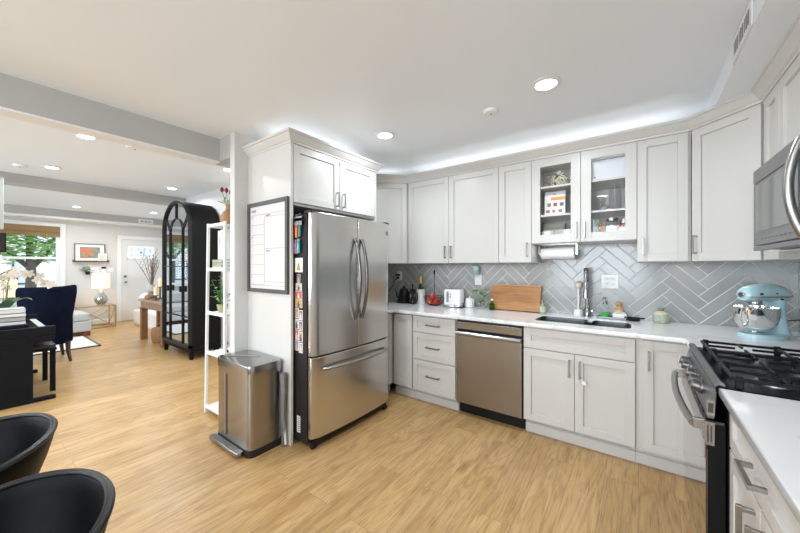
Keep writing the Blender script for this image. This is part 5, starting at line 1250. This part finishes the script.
for i in range(14): u, v, q = 1.75+rnd.uniform(-.10, .10), 1.70+rnd.uniform(-.09, .08), rnd.uniform(.015, .04); b.fbox(F3, u-q, u+q, .010+.0001*i, .0112+.0001*i, v-q*.8, v+q*.8)
b.build('red_blooms', pm('bloom', (.70, .16, .10), .5, var=.3, vscale=30), t, world=True)
t = thing('small_print', 'small square white print leaning at the right end of the wall ledge', 'picture', (-10.33, 2.02, 1.486))
M().fbox(FW, 1.93, 2.085, .040, .048, 1.487, 1.68).build('frame', 'paper', t, world=True); M().fbox(FW, 1.955, 2.06, .048, .050, 1.515, 1.65).build('print', pm('palepink', (.72, .62, .56), .6, var=.2, vscale=30), t, world=True)
t = thing('wall_planter', 'small green plant in a dark pot hung below the picture ledge', 'plant', (-10.34, 1.725, 1.20))
M().lathe([(.035, 1.18), (.045, 1.25), (.04, 1.25)], FW(1.745, .055, 0), 16).build('pot', 'black', t, world=True)
b = M(); leafset(b, [FW(1.715+.05*math.cos(i*1.9)+.03*math.sin(i), .055+.02*math.sin(i*2.3), 1.25+.016*(i % 8)) for i in range(34)], .06, 6, .6); b.build('leaves', 'leaf', t, world=True)
t = thing('letter_board', 'small white striped letter board above the lamp', 'sign', (-10.38, 1.88, 1.20))
M().fbox(FW, 1.82, 1.955, .001, .012, 1.195, 1.345).build('board', 'paper', t, world=True); b = M()
for z in (1.23, 1.265, 1.30): b.fbox(FW, 1.83, 1.945, .012, .0128, z, z+.006)
b.build('lines', pm('palegrey', (.5, .48, .48), .6), t, world=True)
t = thing('wall_thermostat', 'white wall device with a black top next to the letter board', 'thermostat', (-10.38, 2.03, 1.20))
M().fbox(FW, 1.99, 2.075, .001, .02, 1.20, 1.355).build('body', 'ceramic', t, world=True, bevel=.004); M().fbox(FW, 1.99, 2.075, .0195, .023, 1.315, 1.36).build('black_top', 'black', t, world=True)
t = thing('light_switch', 'white double light switch plate beside the front door', 'light switch', (-10.38, 2.16, 1.24))
M().fbox(FW, 2.105, 2.215, .001, .008, 1.235, 1.345).build('cover_plate', 'ceramic', t, world=True, bevel=.002)
for u in (2.14, 2.18): M().fbox(FW, u-.006, u+.006, .008, .014, 1.28, 1.305).build('toggle', 'paper', t, world=True)
# bamboo roman shade
t = thing('window_blind', 'woven brown bamboo roman shade at the top of the living room window', 'blind', (-10.37, .42, 2.0))
b = M()
b.fbox(FW, WY0-.0, WY1-.0, .026, .036, 2.03, 2.25).fbox(FW, WY0, WY1, .037, .050, 2.03, 2.12); b.build('shade', 'bamboo', t, world=True)
M().fbox(FW, WY0, WY1, .050, .056, 2.115, 2.123).build('fold_seam', 'frame', t, world=True)
b = M()
for i in range(44): y = WY0+.02+(WY1-WY0-.04)*i/43; b.fbox(FW, y-.002, y+.002, .036 if False else .0505, .0525, 2.032, 2.11)
b.build('cord_lines', pm('bamboo_cord', (.12, .06, .025), .8), t, world=True)

# --- sofa
t = thing('sofa', 'light grey upholstered sofa beside the window, behind the navy chair', 'sofa', (-9.2, .8, 0))
M().box(-9.55, -8.75, -.9, 1.54, .09, .29).build('base', 'sofa', t, world=True, bevel=.02, smooth=False)
M().box(-9.54, -8.77, -.88, 1.52, .292, .44).build('seat_cushion', 'sofa', t, world=True, bevel=.035)
M().box(-9.98, -9.56, -.9, 1.22, .44, .70).build('back', 'sofa', t, world=True, bevel=.05)
M().box(-9.98, -9.76, -.9, 1.22, .09, .44).build('rear_panel', 'sofa', t, world=True, bevel=.02)
for y in (-.85, 1.42):
    for x in (-9.5, -8.87): M().box(x, x+.10, y, y+.10, 0, .09).build('leg', pm('redwood', (.20, .05, .03), .4), t, world=True)
# rug
t = thing('area_rug', 'cream rug with a dark border on the living room floor', 'rug', (-8.4, .4, 0))
M().box(-8.72, -7.50, -1.3, 1.40, .001, .014).build('pile', 'rug', t, world=True); 
b = M().box(-7.50, -7.47, -1.3, 1.43, .001, .016).box(-8.72, -7.47, 1.40, 1.43, .001, .016); b.build('border', 'frame', t, world=True)
# --- navy chair, back towards the kitchen
t = thing('armchair', 'navy blue tufted velvet armchair seen from behind', 'armchair', (-6.85, .70, 0))
b = M(); rs = []
cy = .715
for z, hw, bow, x0 in ((.26, .20, .05, -6.60), (.40, .222, .06, -6.585), (.60, .248, .07, -6.56), (.85, .278, .085, -6.53), (.99, .294, .09, -6.515), (1.06, .292, .085, -6.51), (1.085, .272, .07, -6.53)):
    out = []; n = 16
    for i in range(n+1):
        a = -1+2*i/n; out.append((x0-bow*(a*a)*1.6-(.12 if abs(a) > .999 else 0)*0, cy+hw*a, z+(.03*(a > .3)*(a-.3) if z > 1 else 0)))
    for i in range(n, -1, -1):
        a = -1+2*i/n; out.append((x0-bow*(a*a)*1.6-.10, cy+(hw-.01)*a, z))
    rs.append(out)
b.loft(rs); b.build('back', 'velvet', t, world=True, smooth=True)
b = M()
for r_, z in enumerate((.62, .76, .90, 1.02)):
    for i in range(4 if r_ % 2 else 5):
        a = (-.68+.34*i) if not r_ % 2 else (-.51+.34*i); b.ball((-6.545+.03*(z-.6)*2-.14*a*a, cy+.28*a, z), .011, 8, 6)
b.build('tufting_buttons', 'velvet', t, world=True, smooth=True)
M().box(-7.22, -6.66, cy-.185, cy+.185, .27, .44).build('seat', 'velvet', t, world=True, bevel=.04)
for s_ in (-1, 1):
    M().box(-7.15, -6.68, cy+s_*.225-.035, cy+s_*.225+.035, .27, .64).build('armrest', 'velvet', t, world=True, bevel=.03)
for x, y, lean in ((-6.66, cy+.2, .06), (-6.66, cy-.2, .06), (-7.17, cy+.2, -.02), (-7.17, cy-.2, -.02)):
    M().tube([(x, y, .29), (x+lean*.3, y+.0, .15), (x+lean, y+.02 if y > cy else y-.02, .0)], [.030, .024, .016], 8).build('leg', pm('espresso', (.03, .016, .012), .35), t, world=True, smooth=True)

# --- digital piano with its bench
t = thing('digital_piano', 'black digital piano with its white keys facing the room', 'piano', (-5.6, .25, 0))
PB = pm('piano_black', (.006, .007, .010), .5, spec=.15)
for x in (-6.28, -4.92): M().box(x, x+.04, .10, .425, .035, .60).build('end_panel', PB, t, world=True, bevel=.003)
for x in (-6.29, -4.935): M().box(x, x+.06, .06, .585, 0, .040).build('foot', PB, t, world=True, bevel=.012)
M().box(-6.28, -4.88, .10, .575, .60, .66).build('key_bed', PB, t, world=True, bevel=.006)
for x in (-6.28, -4.94): M().box(x, x+.06, .10, .58, .66, .755).build('cheek_block', PB, t, world=True, bevel=.006)
M().box(-6.22, -4.94, .10, .40, .66, .785).build('top_case', PB, t, world=True, bevel=.006)
M().box(-6.20, -4.96, .20, .215, .10, .60).build('rear_panel', PB, t, world=True)
ks = M()
b = M().box(-6.215, -4.945, .405, .56, .662, .700)
b.build('white_keys', 'ceramic', t, world=True); b = M()
for i in range(52):
    x = -6.21+i*.0243
    if i % 7 not in (2, 6): b.box(x+.0185, x+.0295, .405, .50, .700, .712)
b.build('black_keys', 'black', t, world=True)
t = thing('piano_bench', 'black wooden piano bench pushed in under the keyboard', 'bench', (-5.5, .45, 0))
M().box(-5.79, -5.17, .29, .625, .45, .475).build('frame', PB, t, world=True, bevel=.004); M().box(-5.785, -5.175, .295, .62, .476, .515).build('seat', pm('benchpad', (.05, .045, .045), .35), t, world=True, bevel=.012)
for x in (-5.78, -5.225):
    for y in (.30, .575): M().box(x, x+.042, y, y+.042, 0, .449).build('leg', PB, t, world=True, bevel=.003)
# stack of books/sheet music on the piano, orchid
for i, (h, dx, c, lab) in enumerate(((.035, 0, (.66, .66, .64), 'thick pale book lowest in the stack on the piano'), (.045, -.02, (.55, .56, .55), 'pale grey book second from the bottom on the piano'), (.035, .01, (.72, .72, .70), 'white book third from the bottom on the piano'), (.045, -.01, (.60, .60, .58), 'light grey book topmost in the stack on the piano'))):
    zz = .7855+sum((.035, .045, .035, .045)[:i])
    k = thing('music_book', lab, 'book', (-5.10+dx, .26, zz), group='pale books on the piano')
    M().box(-.12, .10, -.15, .125, 0, .003).box(-.12, .10, -.15, .125, h-.005, h-.001).box(.097, .10, -.15, .125, 0, h-.001).build('cover', pm('mb%d' % i, c, .6), k)
    M().box(-.117, .096, -.147, .122, .003, h-.005).build('pages', 'paper', k)
t = thing('orchid', 'white orchid with arching flower stem on top of the piano', 'plant', (-5.40, .27, .7855))
M().lathe([(.055, 0), (.075, .13), (.07, .13), (.06, .11)], n=24).build('pot', 'ceramic', t, smooth=True)
b = M()
for a, L_, w_ in ((.2, .30, .05), (1.2, .20, .05), (2.6, .22, .05), (4.2, .24, .05), (5.4, .26, .05)):
    ca, sa = math.cos(a), math.sin(a); nn = Vector((-sa, ca, 0)); pr_ = None
    for i in range(7):
        f = i/6; c = Vector((ca*L_*f, sa*L_*f, .13+.14*math.sin(f*2.0)-.03*f)); ww = w_*math.sin(PI*min(.95, .15+f*.85))
        row = [b.bm.verts.new(c-nn*ww), b.bm.verts.new(c-Vector((0, 0, .012))), b.bm.verts.new(c+nn*ww)]
        if pr_: b._f([pr_[0], row[0], row[1], pr_[1]]); b._f([pr_[1], row[1], row[2], pr_[2]])
        pr_ = row
b.build('leaves', 'leafdk', t, smooth=True)
stem1 = [(0, 0, .12), (.02, .01, .32), (.03, .03, .47), (.04, .08, .54), (.05, .15, .52), (.05, .24, .46), (.05, .33, .38)]
stem2 = [(-.02, -.01, .12), (0, -.01, .4), (-.02, .0, .48), (-.0, .03, .54), (0, .06, .56)]
b = M().tube(stem1, .005, 6).tube(stem2, .005, 6).tube([(.01, .012, .12), (.012, .02, .42)], .006, 6); b.build('flower_stem', pm('orchid_stem', (.30, .22, .07), .6), t, smooth=True)
rnd = random.Random(5); b2 = M(); fl_pts = []
for st, a0_, n in ((stem1, .5, 12), (stem2, .55, 6)):
    fl_pts += [along(st, a0_+(1-a0_)*i/(n-1))[0] for i in range(n)]
for p_ in fl_pts:
    b = M()
    c = p_+Vector((rnd.uniform(-.01, .04), rnd.uniform(-.02, .03), rnd.uniform(-.05, .015))); ax = Vector((1, rnd.uniform(-.5, .5), rnd.uniform(-.4, .3))).normalized(); u_ = ax.orthogonal().normalized(); v_ = ax.cross(u_)
    for k in range(5):
        a = 2*PI*k/5+rnd.random()*.3; d_ = u_*math.cos(a)+v_*math.sin(a); e_ = ax.cross(d_)
        q = [b.bm.verts.new(x) for x in (c, c+d_*.02+e_*.016, c+d_*.042+e_*.010+ax*.004, c+d_*.046-e_*.006+ax*.004, c+d_*.024-e_*.016)]; b._f(q)
    b2.ball(c+ax*.006, .006, 6, 4)
    b.build('blossom', 'petal', t)
b2.build('flower_hearts', pm('heart', (.60, .42, .14), .5), t)
t = thing('lantern_lamp', 'lit cream shade lamp with a dark wire hoop behind the orchid', 'lamp', (-7.3, .40, 0))
M().lathe([(.11, 0), (.11, .015), (.012, .03), (.010, .94)], n=20).build('stand', 'gold', t, smooth=True)
M().lathe([(.085, .93), (.085, 1.18), (.082, 1.18), (.082, .93)], n=28, cap=False).build('shade', 'shade', t, smooth=True)
M().tube([(0, -.085, 1.17), (0, -.07, 1.26), (0, 0, 1.31), (0, .07, 1.26), (0, .085, 1.17)], .008, 8).build('hoop', 'black', t, smooth=True)
# panel and speaker at the left edge of the view
t = thing('pale_panel', 'tall pale grey panel hanging high at the left edge of the view', 'panel', (-5.95, .10, 1.80))
M().box(-6.0, -5.95, -.20, .290, 1.80, 2.40).build('board', pm('panelgrey', (.42, .43, .40), .6), t, world=True, bevel=.003)
M().cyl((-5.975, .0, 2.40), (-5.975, .0, 2.60), .008).cyl((-5.975, -.15, 2.40), (-5.975, -.15, 2.60), .008).build('hanging_rod', 'nickel', t, world=True)
t = thing('black_speaker', 'black box below the pale panel at the left edge', 'speaker', (-5.9, .1, 1.53))
M().box(-6.0, -5.86, -.25, .305, 1.53, 1.755).build('box_body', PB, t, world=True, bevel=.006); M().box(-5.985, -5.965, -.05, -.02, 1.756, 1.80).build('bracket', 'black', t, world=True)
M().box(-5.859, -5.857, -.24, .295, 1.54, 1.745).build('grille', 'charcoal', t, world=True)

# --- bucket chairs at the lower left
def bucket(label, cx, cy):
    t = thing('bucket_chair', label, 'chair', (cx, cy, 0), group='black bucket chairs at the lower left')
    n = 48; rs = []; rs_in = []
    def ring(k, z, off, rise):
        return [((.313*k+off)*math.cos(a), .03+(.245*k+off)*math.sin(a)*(1.0 if math.sin(a) > 0 else 1.15), z-.01*rise+rise*(.035*math.sin(a) if math.sin(a) > 0 else .10*math.sin(a))) for a in [2*PI*i/n for i in range(n)]]
    lv = ((.42, .40, 0), (.62, .42, .1), (.78, .48, .35), (.90, .56, .65), (.97, .62, .9), (1.0, .655, 1))
    b = M(); b.loft([ring(k, z, .0, r_) for k, z, r_ in lv]+[ring(.985, .668, 0, 1), ring(.955, .664, 0, 1), ring(.93, .655, 0, 1), ring(.90, .62, 0, .9), ring(.82, .55, 0, .6), ring(.70, .48, 0, .3), ring(.50, .445, 0, .1), ring(.2, .44, 0, 0)])
    b.build('shell', 'leather', t, smooth=True)
    for k, z, rr in ((.985, .664, .010), (.945, .667, .005)):
        M().tube(ring(k, z, 0, 1), rr, 8, closed=True).build('piping', pm('piping_black', (.006, .006, .006), .38, spec=.3), t, smooth=True)
    for a in (PI/4, 3*PI/4, 5*PI/4, 7*PI/4): M().tube([(.11*math.cos(a), .03+.10*math.sin(a), .41), (.26*math.cos(a), .03+.22*math.sin(a), .0)], [.014, .010], 10).build('leg', 'black', t, smooth=True)
    M().lathe([(.13, .385), (.13, .405)], (0, .03, 0), 20).build('seat_plate', 'black', t)
    return t
bucket('black leather bucket chair nearest the lower left corner, in front', -1.337, .0)
bucket('black leather bucket chair further back, cut by the left edge of the view', -2.075, -.03)

# ================================================================ OUTSIDE THE WINDOW
gm = pm('street_ground', (.28, .30, .26), .9)
struct(M().box(-45, -10.62, -15, 20, -.9, -.6).build('ground', gm))
def tree(label, x, y, h, r, trunk=.16, n=1500, seed=1, cz=None):
    t = thing('street_tree', label, 'tree', (x, y, -.6)); rnd = random.Random(seed)
    M().tube([(0, 0, 0), (.05, .04, h*.35), (-.05, 0, h*.7)], [trunk, trunk*.8, trunk*.4], 10).tube([(.0, 0, h*.4), (.1, .8, h*.65)], [trunk*.5, .04], 8).tube([(.0, 0, h*.42), (.1, -.9, h*.65)], [trunk*.5, .04], 8).build('trunk', pm('bark', (.10, .085, .07), .9), t, smooth=True)
    b = M(); pts = []
    cc = h*.78 if cz is None else cz
    while len(pts) < n:
        p = Vector((rnd.uniform(-1, 1), rnd.uniform(-1, 1), rnd.uniform(-1, 1)))
        if .25 < p.length < 1: pts.append((p.x*r, p.y*r*1.2, cc+p.z*r*.75))
    leafset(b, pts, .26, seed, .6); b.build('foliage', pm('treeleaf', (.33, .58, .20), .6, var=.6, vscale=1.5), t); return t
tree('leafy green street tree seen through the living room window', -16.5, 1.35, 4.6, 2.3, n=4600, seed=2, cz=3.75)
tree('second leafy tree further left outside the window', -21.5, -3.2, 5.5, 2.2, n=2400, seed=8, cz=4.2)
t = thing('neighbour_house', 'pale house with dark framed windows across the street', 'house', (-24, 0, -.6))
M().box(-27, -24, -9, 9, -.6, 6.0).build('facade', pm('facade', (.80, .79, .78), .8), t, world=True)
M().box(-27, -23.6, -9.3, 9.3, 6.0, 6.3).build('cornice', 'frame', t, world=True)
FH = FR(-24, 0, 0, 1)
for i in range(7):
    for z in (.5, 3.3):
        y = -6.6+i*2.1; wf = M().fbox(FH, y-.38, y+.38, .0, .05, z, z+1.3).build('window_frame', pm('winblue', (.06, .08, .13), .5), t, world=True)
        M().fbox(FH, y-.31, y+.31, .05, .06, z+.08, z+1.22).build('window_glass', pm('winglass', (.62, .68, .75), .1), wf, world=True)
b = M()
for i in range(60): b.box(-13.02, -12.98, -6+.2*i-.012, -6+.2*i+.012, -.6, .75)
b.box(-13.03, -12.97, -6, 6, .70, .76).box(-13.03, -12.97, -6, 6, -.2, -.15)
tag(b.build('iron_fence', 'black'), 'low black iron fence outside the window', 'fence')
